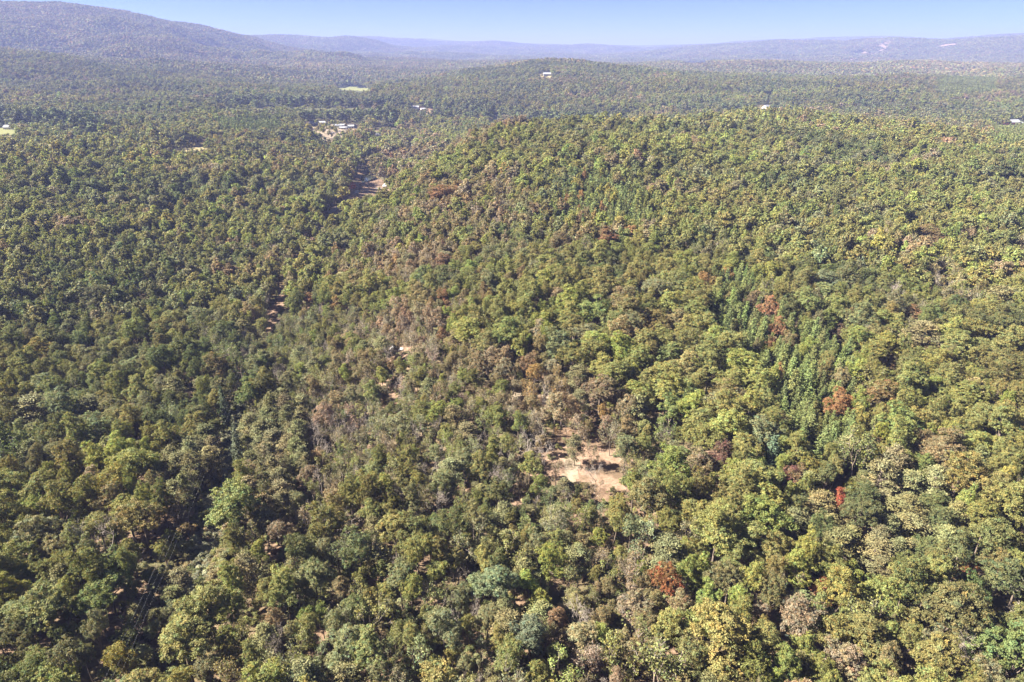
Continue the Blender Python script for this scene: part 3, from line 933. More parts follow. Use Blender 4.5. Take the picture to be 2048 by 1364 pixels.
put_special('oak', 1212, 482, 6, 14, 'orange', 'copper-brown round tree below the pine plantation', color=(0.30, 0.13, 0.06))
put_special('oak', 1860, 470, 7, 15, 'brown', 'brown-orange round tree high on the right slope', color=(0.26, 0.15, 0.07))
put_special('oak', 885, 385, 8, 15, 'orange', 'copper-orange tree on the middle slope right of the dirt yard', color=(0.36, 0.17, 0.06))
put_special('oak', 870, 392, 6, 13, 'orange', 'smaller copper-orange tree beside the larger one right of the dirt yard', color=(0.34, 0.16, 0.06))
put_special('oak', 888, 602, 3.2, 11, 'orange', 'narrow orange tree in the brownish middle woods', color=(0.38, 0.16, 0.06))
put_special('oak', 618, 598, 3.0, 10, 'orange', 'small orange-topped tree right of the dirt road', color=(0.40, 0.18, 0.06))
put_special('oak', 676, 612, 3.0, 10, 'orange', 'small golden-orange tree right of the orange-topped roadside tree', color=(0.36, 0.20, 0.06))
put_special('oak', 885, 672, 2.2, 7, 'orange', 'little rusty tree beside the pale yellow one', color=(0.34, 0.13, 0.06))
put_special('thin', 900, 692, 3.0, 9, 'yellow', 'pale yellow thin-leaved tree in the sparse middle woods', color=(0.36, 0.31, 0.10))
put_special('oak', 82, 705, 4.6, 12, 'yellow', 'golden-yellow crown in the left woods', color=(0.30, 0.24, 0.045))
put_special('oak', 10, 790, 4.0, 12, 'yellow', 'yellow-green crown cut by the left edge', color=(0.27, 0.24, 0.04))
put_special('oak', 20, 1195, 3.6, 11, 'yellow', 'yellowish crown at the left edge low down', color=(0.25, 0.24, 0.03))
put_special('oak', 243, 1322, 2.7, 11, 'yellow', 'golden-olive tree at the bottom edge by the shrubby strip', color=(0.30, 0.25, 0.05))
put_special('oak', 520, 1110, 2.3, 8, 'lime', 'small lime-yellow tree right of the shrubby strip', color=(0.28, 0.29, 0.06))
put_special('oak', 470, 1215, 3.0, 9, 'lime', 'pale lime tree low beside the shrubby strip', color=(0.29, 0.31, 0.08))
put_special('oak', 405, 1040, 2.4, 4.5, 'lime', 'low lime-green bush in the shrubby power-line strip', color=(0.25, 0.25, 0.06))
put_special('oak', 1100, 1130, 3.0, 11, 'lime', 'yellow-green tree standing out in the lower middle', color=(0.27, 0.29, 0.05))
put_special('oak', 990, 1180, 4.2, 12, 'grey', 'pale blue-green round tree in the lower middle', color=(0.20, 0.25, 0.13))
put_special('oak', 1060, 1275, 3.6, 11, 'grey', 'silvery blue-green tree near the bottom middle', color=(0.18, 0.215, 0.135))
put_special('oak', 195, 600, 6.0, 16, 'grey', 'large domed grey-green oak in the left woods', color=(0.16, 0.16, 0.075))
put_special('oak', 428, 745, 5.0, 14, 'brown', 'brown-topped round tree left of the roadside grass', color=(0.21, 0.15, 0.06))
put_special('oak', 1080, 970, 2.0, 8, 'lime', 'little bright green tree at the left end of the dirt clearing', color=(0.23, 0.26, 0.06))
put_special('oak', 1003, 780, 2.6, 8, 'lime', 'light green oval tree in front of the dirt track', color=(0.23, 0.25, 0.06))
put_special('pine', 446, 806, 2.0, 15, 'pine', 'slender blue-green conifer beside the roadside grass', color=(0.13, 0.165, 0.08))
put_special('pine', 472, 880, 1.9, 14, 'pine', 'thin pale conifer at the upper end of the shrubby strip', color=(0.16, 0.18, 0.10))
put_special('pine', 1545, 905, 3.0, 13, 'pine', 'blue-green pointed pine above the pink-red tree', color=(0.12, 0.18, 0.10))
put_special('bare', 632, 862, 4.2, 13, 'tan', 'tall hazy grey leafless tree right of the dull pines')
put_special('bare', 700, 1045, 3.4, 10, 'tan', 'pale tan leafless tree in the lower left middle')
put_special('oak', 1310, 645, 5.5, 14, 'brown', 'ochre-topped oak on the middle of the green slope', color=(0.24, 0.19, 0.06))
put_special('oak', 1700, 985, 2.0, 8, 'yellow', 'yellow-green sapling beside the scarlet-topped tree', color=(0.26, 0.25, 0.05))
put_special('oak', 1610, 938, 3.2, 11, 'yellow', 'yellowish tree above the pink-red crown', color=(0.27, 0.24, 0.05))

for k_, (u_, v_, R_, H_, kd_, lb_) in enumerate([
        (1150, 893, 2.2, 9, 'scrub', 'slim dull pine at the top of the main dirt clearing'), (1185, 905, 1.6, 8, 'thin', 'slender thin-leaved tree inside the main dirt clearing, topmost'),
        (1112, 940, 2.0, 8, 'thin', 'slender thin-leaved tree at the left side of the main dirt clearing'), 
        (1128, 975, 1.8, 7, 'scrub', 'small dull pine below the main dirt clearing'),
        (1222, 860, 3.4, 12, 'thin', 'open dark-limbed tree above the main dirt clearing'), (1190, 985, 2.0, 7, 'thin', 'tan thin-leaved shrub tree at the lower edge of the main dirt clearing'),
        (1250, 935, 2.2, 8, 'thin', 'thin-leaved tree at the right end of the main dirt clearing'), (775, 775, 1.7, 7, 'thin', 'slender tree in the western dirt patch'),
        (1040, 965, 2.0, 8, 'thin', 'thin-leaved tree beside the lower dirt patch')]):
    put_special(kd_, u_, v_, R_, H_, 'olive', lb_, color=[(0.20, 0.18, 0.08), (0.22, 0.19, 0.10), (0.26, 0.19, 0.10)][k_ % 3])

def zone_near(u, v):
    z = np.zeros(u.shape, int)
    z[in_poly(u, v, Z_LEFT)] = 7
    z[in_poly(u, v, Z_BROWN)] = 8
    z[in_poly(u, v, Z_MIXED)] = 9
    z[in_poly(u, v, [(400, 480), (560, 470), (600, 560), (560, 650), (490, 720), (420, 640)])] = 8
    z[in_poly(u, v, Z_SPARSE)] = 1
    z[in_poly(u, v, Z_GREY)] = 5
    z[in_poly(u, v, Z_LOW)] = 6
    z[in_poly(u, v, Z_OAKS)] = 10
    for p in Z_PINES: z[in_poly(u, v, p)] = 2
    for p in Z_SCRUB: z[in_poly(u, v, p)] = 3
    z[in_poly(u, v, Z_LAYER)] = 4
    return z

def near_forest():
    """trees within about 430 m, spaced crown to crown"""
    rng = np.random.default_rng(11)
    YM = 430.0
    n = 60000
    y = np.sqrt(rng.uniform(30 ** 2, YM ** 2, n))
    x = rng.uniform(-1, 1, n) * (0.80 * y + 34)
    z = height(x, y)
    u, v, zc = proj(x, y, z + 10)
    zone = zone_near(u, v)
    QS = stand_q(x, y, rng, 42.0)
    clear0 = clear_mask(x, y, z, np.full(n, 14.0))
    clear_lo = clear_mask(x, y, z, np.full(n, 7.0))
    cell = 6.0
    grid = {}
    def ok(px, py, R, f):
        gx, gy = int(px // cell), int(py // cell)
        for i in range(gx - 2, gx + 3):
            for j in range(gy - 2, gy + 3):
                for (qx, qy, qr) in grid.get((i, j), ()):
                    d = (f * (R + qr))
                    if (px - qx) ** 2 + (py - qy) ** 2 < d * d:
                        return False
        return True
    for s in SPECIAL:
        if s['y'] < YM + 20:
            grid.setdefault((int(s['x'] // cell), int(s['y'] // cell)), []).append((s['x'], s['y'], s['R']))
    out = []
    sp_uv = [(s['u'], s['v'], s['y'], s['R'] * F / math.hypot(s['y'], CAM_Z)) for s in SPECIAL]
    for i in range(n):
        zo = zone[i]
        kind = 'oak'; f = 0.70
        if zo == 1:
            q = rng.random()
            kind = 'oak' if q < 0.42 else ('thin' if q < 0.79 else ('bare' if q < 0.92 else 'scrub'))
            R = rng.uniform(1.7, 3.4); H = R * rng.uniform(2.6, 3.5) + 1.5; f = 0.60
            tone = pick_q(MIX_MID, QS[i])
        elif zo == 10:
            R = rng.uniform(3.8, 6.2); H = R * 1.2 + rng.uniform(7, 9); f = .58
            tone = pick(rng, {'lime': 26, 'olive': 62, 'grey': 6, 'brown': 5, 'yellow': 1})
        elif zo == 6:
            q = rng.random()
            kind = 'oak' if q < 0.5 else ('scrub' if q < .75 else 'thin')
            R = rng.uniform(1.3, 2.5); H = R * rng.uniform(1.7, 2.4) + .8; f = 0.62
            tone = pick_q(MIX_MID, QS[i])
        elif zo == 5:
            q = rng.random()
            kind = 'bare' if q < 0.30 else ('thin' if q < 0.78 else 'oak')
            R = rng.uniform(1.9, 3.3); H = R * rng.uniform(2.8, 3.7) + 1.5; f = 0.66
            tone = pick(rng, {'tan': 5, 'brown': 4, 'grey': 4, 'olive': 3})
        elif zo == 9:
            q = rng.random()
            kind = 'oak' if q < 0.60 else ('thin' if q < 0.85 else ('bare' if q < 0.91 else 'scrub'))
            R = rng.uniform(1.6, 3.7); H = R * rng.uniform(2.3, 3.1) + 2.5; f = 0.56
            tone = pick_q(MIX_MID, QS[i])
        elif zo == 2:
            kind = 'pine' if rng.random() < 0.76 else 'oak'
            R = rng.uniform(1.5, 2.9); H = R * 2.4 + rng.uniform(4, 9); f = 0.58; tone = 'pine'
            if kind == 'oak': R = rng.uniform(2, 3.8); tone = pick(rng, {'olive': 6, 'lime': 2, 'orange': .6, 'yellow': 1, 'brown': 1.2})
        elif zo == 3:
            kind = 'scrub' if rng.random() < 0.85 else 'thin'
            R = rng.uniform(2.2, 3.2); H = rng.uniform(9, 13); tone = 'scrub'; f = 0.62
        elif zo == 4:
            kind = 'scrub' if rng.random() < 0.75 else 'oak'
            R = rng.uniform(2.8, 4.2); H = rng.uniform(10, 14); tone = 'scrub' if kind == 'scrub' else 'deep'
        elif zo == 7:
            q = rng.random()
            kind = 'oak' if q < 0.90 else ('thin' if q < 0.96 else 'scrub')
            R = 2.0 + 3.1 * rng.random() ** 1.3; H = R * 1.4 + rng.uniform(5, 10); tone = pick_q(MIX_LEFT, QS[i]); f = .59
        elif zo == 8:
            q = rng.random()
            kind = 'oak' if q < 0.74 else ('thin' if q < 0.94 else 'bare')
            R = rng.uniform(2.2, 4.4); H = R * 1.5 + rng.uniform(6, 8); tone = pick_q(MIX_BROWN, QS[i]); f = .56
        else:
            q = rng.random()
            kind = 'oak' if q < 0.94 else ('thin' if q < 0.98 else 'scrub')
            R = 2.2 + 3.7 * rng.random() ** 1.3; H = R * 1.2 + rng.uniform(6.5, 11); tone = pick_q(MIX_RIGHT, QS[i]); f = .52
            if u[i] > 1750 and v[i] > 450 and v[i] < 700 and rng.random() < 0.12: kind = 'thin'; tone = 'brown'
        if kind == 'scrub' and tone not in ('scrub',): tone = 'scrub'
        if (clear0[i] if H > 9 else clear_lo[i]):
            continue
        if i > 25000: R *= 0.70; H *= 0.80; f *= .95        # later arrivals fill the gaps
        px, py = float(x[i]), float(y[i])
        hid = False
        for (su, sv, sy, sr) in sp_uv:           # keep the marked trees in view
            if py < sy - 0.5 and sy - py < 22:
                uu, vv, _ = proj(px, py, z[i] + H * 0.9)
                if abs(uu - su) < sr * 0.8 + R * F / math.hypot(py, 80) * 0.5 and vv < sv + sr * 0.3:
                    hid = True; break
        if hid or not ok(px, py, R, f):
            continue
        grid.setdefault((int(px // cell), int(py // cell)), []).append((px, py, R))
        out.append((kind, px, py, float(z[i]), R, H, tone))
    return out

def mid_forest():
    """trees from 430 m to 2000 m on a jittered lattice"""
    rng = np.random.default_rng(12)
    sets = []
    for (y0, y1, s) in ((426, 1000, 6.3), (1000, 2050, 7.4)):
        ys = np.arange(y0, y1, s * 0.87)
        for k, yy in enumerate(ys):
            xs = np.arange(-0.80 * yy - 30, 0.80 * yy + 30, s) + (s / 2 if k % 2 else 0)
            sets.append(np.stack([xs, np.full(len(xs), yy), np.full(len(xs), s)], 1))
    P = np.concatenate(sets)
    n = len(P)
    x = P[:, 0] + rng.uniform(-.42, .42, n) * P[:, 2]; y = P[:, 1] + rng.uniform(-.42, .42, n) * P[:, 2]
    z = height(x, y)
    keep = rng.random(n) > 0.06
    R = (2.8 + 3.6 * rng.random(n) ** 1.3) * np.where(y > 1000, 1.1, 1.0)
    H = R * 1.2 + rng.uniform(5.5, 12, n)
    u, v, zc = proj(x, y, z + H * .6)
    keep &= ~clear_mask(x, y, z, H)
    br = np.abs(fbm(x / 210 + 9, y / 150 + 4, 61, 3))
    keep &= ~((br < 0.012 + 0.012 * (y > 900)) & ((u < 880) | (y > 900)) & (y > 520))
    stand = fbm(x / 95, y / 80, 63, 2)
    H *= np.clip(1 + 0.45 * stand, .72, 1.35)
    QS = stand_q(x, y, rng, 60.0)
    tone = pick_q_many(MIX_RIGHT, QS)
    left = (u < 900) | (y > 900)
    tl = pick_q_many(MIX_LEFT, QS); tone = np.where(left, tl, tone)
    # drifts of browning trees
    bn = fbm(x / 160, y / 160, 91, 3)
    tb = pick_q_many(MIX_BROWN, QS); tone = np.where(bn > 0.22, tb, tone)
    zz = in_poly(u, v, Z_BROWN); tone = np.where(zz, tb, tone)
    kind = np.zeros(n, int)          # 0 oak 1 pine 2 scrub 3 thin
    q = rng.random(n)
    kind[(q < 0.04)] = 3
    kind[(bn > 0.22) & (q < 0.22)] = 3
    evergreen = fbm(x / 120 + 50, y / 90, 95, 3)
    kind[(evergreen > 0.42) & left & (q > 0.3)] = 2
    for p in Z_PINES:
        m = in_poly(u, v, p); kind[m] = 1
        R[m] = rng.uniform(2.0, 2.7, m.sum()); H[m] = rng.uniform(13, 17, m.sum())
    for p in Z_DARK:
        m = in_poly(u, v, p) & (q < .75) & (y > 780); kind[m] = 2; H[m] *= 1.3
    tone = np.where(kind == 1, np.where((u > 1000) & (u < 1400), NAMES.index('pinelight'), NAMES.index('pine')), tone)
    tone = np.where(kind == 2, NAMES.index('deep'), tone)
    kn = np.array(['oak', 'pine', 'scrub', 'thin'])[kind]
    # fill pine stands more densely
    i = np.nonzero(keep)[0]
    out = [(kn[j], x[j], y[j], z[j], R[j], H[j], NAMES[tone[j]]) for j in i]
    # understorey between the crowns
    m = np.nonzero(keep & (kind != 1) & (y < 1000) & (rng.random(n) < .6))[0]
    a_ = rng.uniform(0, 6.28, len(m)); d_ = rng.uniform(3.0, 4.2, len(m))
    xx = x[m] + np.cos(a_) * d_; yy = y[m] + np.sin(a_) * d_; zz = height(xx, yy)
    hu = R[m] * .6 * 1.2 + rng.uniform(5, 8, len(m))
    kk_ = ~clear_mask(xx, yy, zz, hu)
    for k_, j in enumerate(m):
        if kk_[k_]: out.append((kn[j] if kn[j] != 'thin' else 'oak', xx[k_], yy[k_], zz[k_], R[j] * .6 + .5, hu[k_], NAMES[tone[j]]))
    m = np.repeat(np.nonzero(keep & (kind == 1))[0], 4)
    xx = x[m] + rng.uniform(-3.5, 3.5, len(m)); yy = y[m] + rng.uniform(-3.5, 3.5, len(m)); zz = height(xx, yy)
    for k_, j in enumerate(m):
        out.append(('pine', xx[k_], yy[k_], zz[k_], rng.uniform(1.8, 2.7), rng.uniform(11, 18), NAMES[tone[j]]))
    return out

TREES = near_forest() + mid_forest()
for s in SPECIAL:
    s['special'] = True

# ------------------------------------------------------------------ trees as things of their own
def tint_of(tone, rng, color=None):
    c = np.array(color if color is not None else PAL[tone])
    if color is not None:
        if c[0] > 1.5 * c[1] and c[1] > 0.125:
            c[1] = max(c[1], .44 * c[0]); c[2] = max(c[2], .22 * c[0])
        c = 0.80 * (c * 0.82 + c.mean() * 0.18)
    if color is None:
        c = c * (1 + rng.normal(0, 0.10)) * (1 + rng.normal(0, 0.05, 3))
    return np.clip(c, 0.01, 0.8)

KNAME = {'oak': 'broadleaf_tree', 'pine': 'pine_tree', 'scrub': 'scrub_pine_tree', 'bare': 'bare_tree', 'thin': 'thin_leaved_tree'}
KGROUP = {'oak': 'broadleaf trees of the near woods', 'pine': 'pointed pines of the near woods', 'scrub': 'layered dull pines of the near woods', 'bare': 'leafless trees of the near woods', 'thin': 'thin-leaved trees of the near woods'}
tr = np.random.default_rng(21)

def build_tree(kind, x, y, z, R, H, tint, label, group, rot):
    pr = PROTO[(kind, 'hi')]
    ent = pr[tr.integers(len(pr))]
    root = bpy.data.objects.new(KNAME[kind], None)
    COL.objects.link(root)
    root.empty_display_size = 0.5
    root.location = (x, y, z); root.rotation_euler = (0, 0, rot)
    k = 1.0
    if kind == 'pine': k = UR / 2.3
    if kind == 'scrub': k = UR / 3.6
    root.scale = (R / UR * k, R / UR * k, H / UH)
    tag(root, label, 'tree', group)
    c = bpy.data.objects.new('crown', ent['crown']); COL.objects.link(c); c.parent = root
    c['tint'] = [float(t) for t in tint]
    t2 = second(tint) if tint[0] < 1.25 * tint[1] else np.asarray(tint) * .45 + np.array(PAL['olive']) * .55
    c['tint2'] = [float(t) for t in t2]
    t = bpy.data.objects.new('trunk', ent['trunk']); COL.objects.link(t); t.parent = root
    return root

LIMIT = {'oak': 296, 'pine': 110, 'scrub': 110, 'bare': 70, 'thin': 150}
kinds = np.array([t[0] for t in TREES])
XX = np.array([t[1] for t in TREES], float); YY = np.array([t[2] for t in TREES], float); ZZ = np.array([t[3] for t in TREES], float)
RR = np.array([t[4] for t in TREES], float); HH = np.array([t[5] for t in TREES], float)
UU, VV, ZC = proj(XX, YY, ZZ + HH * 0.68)
size_px = RR * F / ZC
inframe = (UU > -10) & (UU < 2058) & (VV > 90) & (VV < 1374) & (YY < 430)
is_thing = np.zeros(len(TREES), bool)
for k, lim in LIMIT.items():
    lim = lim - sum(1 for s in SPECIAL if s['kind'] == k)
    idx = np.nonzero((kinds == k) & inframe)[0]
    idx = idx[np.argsort(-size_px[idx])][:lim]
    is_thing[idx] = True

# landmarks for telling trees apart
MARKS = [(213, 1062, 'the large bare grey tree'), (1336, 1165, 'the rust-red tree'), (1678, 1003, 'the scarlet-topped tree'), (1585, 965, 'the pink-red tree'), (1443, 918, 'the maroon crown'),
         (1640, 1188, 'the small orange-red tree'), (1945, 1318, 'the bare corner tree'), (1160, 930, 'the main dirt clearing'), (1052, 884, 'the grey twiggy tree'), (1528, 1040, 'the big lime-green crown'),
         (1141, 992, 'the small grey dead tree'), (910, 1158, 'the whitish bare tree'), (990, 1180, 'the pale blue-green tree'), (1100, 1130, 'the yellow-green lower tree'), (1060, 1275, 'the silvery blue-green tree'),
         (470, 1215, 'the pale lime tree'), (243, 1322, 'the golden-olive bottom tree'), (405, 1040, 'the lime-green bush'), (20, 1195, 'the yellowish edge crown'), (10, 790, 'the yellow-green edge crown'), (82, 705, 'the golden-yellow crown'),
         (378, 788, 'the pale grey bush'), (446, 806, 'the slender conifer'), (778, 780, 'the western dirt patch'), (796, 700, 'the parked white car'), (900, 692, 'the pale yellow tree'), (1200, 788, 'the pinkish-tan oak'),
         (1540, 660, 'the orange trees by the pines'), (1822, 632, 'the lone pale orange tree'), (1762, 800, 'the orange-brown tree'), (545, 640, 'the dirt road'), (632, 862, 'the hazy grey tree'), (700, 1045, 'the pale tan bare tree'),
         (195, 600, 'the large domed oak'), (2040, 1364, 'the lower right corner'), (1940, 1145, 'the orange-tinged treetop'), (700, 1364, 'the bottom edge left of middle'), (1500, 1364, 'the bottom edge right of middle'), (2040, 900, 'the right edge'),
         (1003, 780, 'the light green oval tree'), (888, 602, 'the narrow orange tree'), (620, 598, 'the orange-topped roadside tree')]
ORD = ['', 'second ', 'third ', 'fourth ', 'fifth ', 'sixth ', 'seventh ', 'eighth ', 'ninth ', 'tenth ', 'eleventh ', 'twelfth ', 'thirteenth ', 'fourteenth ', 'fifteenth ', 'sixteenth ', 'seventeenth ', 'eighteenth ', 'nineteenth ', 'twentieth ', '21st ', '22nd ', '23rd ', '24th ', '25th ', '26th ', '27th ', '28th ', '29th ', '30th ', '31st ', '32nd ', '33rd ', '34th ', '35th ', '36th ']
KWORD = {'oak': 'broadleaf tree', 'pine': 'pointed pine', 'scrub': 'layered pine', 'bare': 'leafless tree', 'thin': 'thin-leaved tree'}
LAB = {}
buckets = {}
for i in np.nonzero(is_thing)[0]:
    d = [(math.hypot(UU[i] - a, VV[i] - b), j) for j, (a, b, _) in enumerate(MARKS)]
    dist, j = min(d)
    a, b, nm = MARKS[j]
    du, dv = UU[i] - a, VV[i] - b
    if abs(du) > 1.6 * abs(dv): side = 'right of' if du > 0 else 'left of'
    elif abs(dv) > 1.6 * abs(du): side = 'below' if dv > 0 else 'above'
    else: side = ('below right of' if du > 0 else 'below left of') if dv > 0 else ('above right of' if du > 0 else 'above left of')
    tone = TREES[i][6]; k = kinds[i]
    cw = '' if k == 'bare' else COLWORD[tone] + ' '
    buckets.setdefault((cw, KWORD[k], side, nm), []).append((dist, i))
for (cw, kw, side, nm), lst in buckets.items():
    lst.sort()
    for r_, (dist, i) in enumerate(lst):
        if len(lst) == 1: LAB[i] = '%s%s just %s %s' % (cw, kw, side, nm)
        elif r_ == 0: LAB[i] = 'nearest %s%s %s %s' % (cw, kw, side, nm)
        else: LAB[i] = '%snearest %s%s %s %s' % (ORD[min(r_, 35)], cw, kw, side, nm)

for i in np.nonzero(is_thing)[0]:
    kind, x, y, z, R, H, tone = TREES[i]
    build_tree(kind, x, y, z, R, H, tint_of(tone, tr), LAB[i], KGROUP[kind], tr.uniform(0, 6.28))
for s in SPECIAL:
    build_tree(s['kind'], s['x'], s['y'], s['z'], s['R'], s['H'], tint_of('tan', tr, s['color'] or PAL['tan']), s['label'], KGROUP[s['kind']], tr.uniform(0, 6.28))

# ------------------------------------------------------------------ the rest of the woods: masses nobody could count
def scatter(name, meshes, pts, variant, rot, scl, tints, label, cat):
    """one object: points that carry a tree mesh each"""
    pc = bpy.data.collections.new(name + '_kinds')
    for i, me in enumerate(meshes):
        ob = bpy.data.objects.new('%s_%03d' % (name, i), me)
        pc.objects.link(ob)
    me = bpy.data.meshes.new(name)
    n = len(pts)
    me.vertices.add(n); me.vertices.foreach_set('co', np.asarray(pts, np.float32).ravel())
    def fa(nm, typ, key, data):
        a = me.attributes.new(nm, typ, 'POINT'); a.data.foreach_set(key, data)
    fa('variant', 'INT', 'value', np.asarray(variant, np.int32))
    fa('rot', 'FLOAT_VECTOR', 'vector', np.asarray(rot, np.float32).ravel())
    fa('scl', 'FLOAT_VECTOR', 'vector', np.asarray(scl, np.float32).ravel())
    t4 = np.ones((n, 4), np.float32); t4[:, :3] = tints
    fa('tint', 'FLOAT_COLOR', 'color', t4.ravel())
    t4 = t4.copy(); t4[:, :3] = second(t4[:, :3])
    fa('tint2', 'FLOAT_COLOR', 'color', t4.ravel())
    o = link(name, me)
    tag(o, label, cat, None, 'stuff')
    g = bpy.data.node_groups.new(name, 'GeometryNodeTree')
    g.interface.new_socket('Geometry', in_out='INPUT', socket_type='NodeSocketGeometry')
    g.interface.new_socket('Geometry', in_out='OUTPUT', socket_type='NodeSocketGeometry')
    N, L = g.nodes, g.links
    gi = N.new('NodeGroupInput'); go = N.new('NodeGroupOutput')
    ci = N.new('GeometryNodeCollectionInfo'); ci.inputs['Collection'].default_value = pc
    ci.inputs['Separate Children'].default_value = True; ci.inputs['Reset Children'].default_value = True
    ip = N.new('GeometryNodeInstanceOnPoints'); ip.inputs['Pick Instance'].default_value = True
    def at(nm, dt):
        a = N.new('GeometryNodeInputNamedAttribute'); a.data_type = dt; a.inputs['Name'].default_value = nm
        return a.outputs['Attribute']
    L.new(gi.outputs[0], ip.inputs['Points']); L.new(ci.outputs[0], ip.inputs['Instance'])
    L.new(at('variant', 'INT'), ip.inputs['Instance Index'])
    er = N.new('FunctionNodeEulerToRotation'); L.new(at('rot', 'FLOAT_VECTOR'), er.inputs[0])
    L.new(er.outputs[0], ip.inputs['Rotation'])
    L.new(at('scl', 'FLOAT_VECTOR'), ip.inputs['Scale'])
    L.new(ip.outputs[0], go.inputs[0])
    md = o.modifiers.new('scatter', 'NODES'); md.node_group = g
    return o

def rest_of_woods():
    rng = np.random.default_rng(31)
    keys = []; base = {}
    meshes = []
    for k in ('oak', 'pine', 'scrub', 'bare', 'thin'):
        for lod in ('hi', 'mid', 'low'):
            base[(k, lod)] = (len(meshes), len(PROTO[(k, lod)]))
            meshes += [e['whole'] for e in PROTO[(k, lod)]]
    idx = np.nonzero(~is_thing)[0]
    dist = np.hypot(XX[idx], YY[idx])
    lod = np.where(dist < 290, 0, np.where(dist < 620, 1, 2))
    var = np.zeros(len(idx), int)
    kk = np.ones(len(idx))
    kd = kinds[idx]
    for k in ('oak', 'pine', 'scrub', 'bare', 'thin'):
        for li, ln in enumerate(('hi', 'mid', 'low')):
            m = (kd == k) & (lod == li)
            b, c = base[(k, ln)]
            var[m] = b + rng.integers(0, c, m.sum())
        if k == 'pine': kk[kd == k] = UR / 2.3
        if k == 'scrub': kk[kd == k] = UR / 3.6
    tn = np.array([NAMES.index(TREES[i][6]) for i in idx])
    tint = PALA[tn] * (1 + rng.normal(0, 0.10, (len(idx), 1))) * (1 + rng.normal(0, 0.05, (len(idx), 3)))
    st_ = 1 + .30 * fbm(XX[idx] / 130, YY[idx] / 110, 71, 3)
    hu_ = .14 * fbm(XX[idx] / 260, YY[idx] / 200, 73, 2)
    far_ = smooth(350, 700, dist)
    tint = tint * (1 - .10 * smooth(800, 1500, dist))[:, None]
    tint = tint * (1 + (st_ - 1) * far_)[:, None] * np.stack([1 + hu_ * far_, np.ones(len(idx)), 1 - .5 * hu_ * far_], 1)
    tint = np.clip(tint, 0.01, 0.8)
    s = RR[idx] / UR * kk
    scl = np.stack([s, s, HH[idx] / UH], 1)
    rot = np.stack([rng.normal(0, .04, len(idx)), rng.normal(0, .04, len(idx)), rng.uniform(0, 6.28, len(idx))], 1)
    pts = np.stack([XX[idx], YY[idx], ZZ[idx]], 1)
    scatter('woodland', meshes, pts, var, rot, scl, tint, 'dense green and brown autumn woodland covering the slopes and valley', 'woodland')
rest_of_woods()

def patch_mesh(seed, size, n, leafq):
    """a block of woodland seen from afar"""
    rng = np.random.default_rng(seed)
    Vs, Qs, Sh = [], [], []; k = 0
    g = int(round(math.sqrt(n))); s = size / g
    for i in range(g):
        for j in range(g):
            c = np.array([(i + .5) * s - size / 2 + rng.uniform(-.4, .4) * s, (j + .5) * s - size / 2 + rng.uniform(-.4, .4) * s, 0])
            R = rng.uniform(0.42, 0.72) * s; H = rng.uniform(11, 19)
            d = unit(rng.normal(size=(leafq, 3)) + np.array([0, 0, .45]))
            P = c + d * np.array([R, R, R * 0.9]) * rng.uniform(.75, 1.05, (leafq, 1)) + np.array([0, 0, H - R * .9])
            Nn = unit(d + rng.normal(0, .35, d.shape))
            V, Q = quads_at(P, Nn, R * 0.42 * rng.uniform(.7, 1.3, leafq), rng, .8)
            col = np.clip(1 + rng.normal(0, .22), .5, 1.6) * np.clip(1 + rng.normal(0, .09, 3), .7, 1.3)
            if rng.random() < .08: col = col * np.array([1.35, 1.0, 1.0])
            Vs.append(V); Qs.append(Q + k); k += len(V)
            Sh.append(np.tile(col, (len(V), 1)) * (1 + rng.normal(0, .1, (len(V), 1))))
    return mk_mesh('block', np.concatenate(Vs), [np.concatenate(Qs)], [M_LEAF], None, np.concatenate(Sh))

def far_woods():
    rng = np.random.default_rng(41)
    meshes = [patch_mesh(900 + i, 42, 25, 46) for i in range(5)] + [patch_mesh(950 + i, 92, 100, 20) for i in range(4)]
    P = []; V = []
    for (y0, y1, s, v0, nv) in ((2040, 4600, 36.0, 0, 5), (4560, 9600, 80.0, 5, 4)):
        for k, yy in enumerate(np.arange(y0, y1, s * .9)):
            xs = np.arange(-0.84 * yy, 0.84 * yy, s) + (s / 2 if k % 2 else 0)
            P.append(np.stack([xs, np.full(len(xs), yy)], 1)); V.append(v0 + rng.integers(0, nv, len(xs)))
    P = np.concatenate(P); V = np.concatenate(V); n = len(P)
    P += rng.uniform(-5, 5, P.shape)
    x, y = P[:, 0], P[:, 1]
    z = height(x, y)
    m = ~clear_mask(x, y, z, np.full(n, 14.0))
    e = 14.0
    gx = (height(x + e, y) - height(x - e, y)) / (2 * e); gy = (height(x, y + e) - height(x, y - e)) / (2 * e)
    # blocks out of sight behind hills stay out
    rz = rng.integers(0, 4, n) * (math.pi / 2)
    # tilt with the slope: rotation about world axes after a quarter turn
    rot = np.zeros((n, 3))
    ax = np.arctan(gy); ay = -np.arctan(gx)
    for q in range(4):
        pass
    rot[:, 0] = ax; rot[:, 1] = ay; rot[:, 2] = 0
    mir = np.where(rng.random(n) < .5, 1.0, -1.0)
    scl = np.stack([mir, np.where(rng.random(n) < .5, 1.0, -1.0), rng.uniform(.85, 1.15, n)], 1)
    tone = pick_many(rng, MIX_LEFT, n)
    base = PALA[tone] * 0.35 + np.array(PAL['olive']) * 0.65
    bn = fbm(x / 420, y / 320, 97, 3)[:, None]
    base = np.where(bn > 0.18, base * 0.6 + np.array(PAL['brown']) * 0.4, base)
    base = np.where(bn < -0.3, base * 0.6 + np.array(PAL['deep']) * 0.4, base)
    base = base * .84 * (1 + rng.normal(0, .06, (n, 1))) * (1 + .35 * fbm(x / 240, y / 190, 75, 3))[:, None]
    scatter('far_woodland', meshes, np.stack([x, y, z - .5], 1)[m], V[m], rot[m], scl[m], base[m], 'hazy distant woodland covering the mountain and far hills', 'woodland')
far_woods()

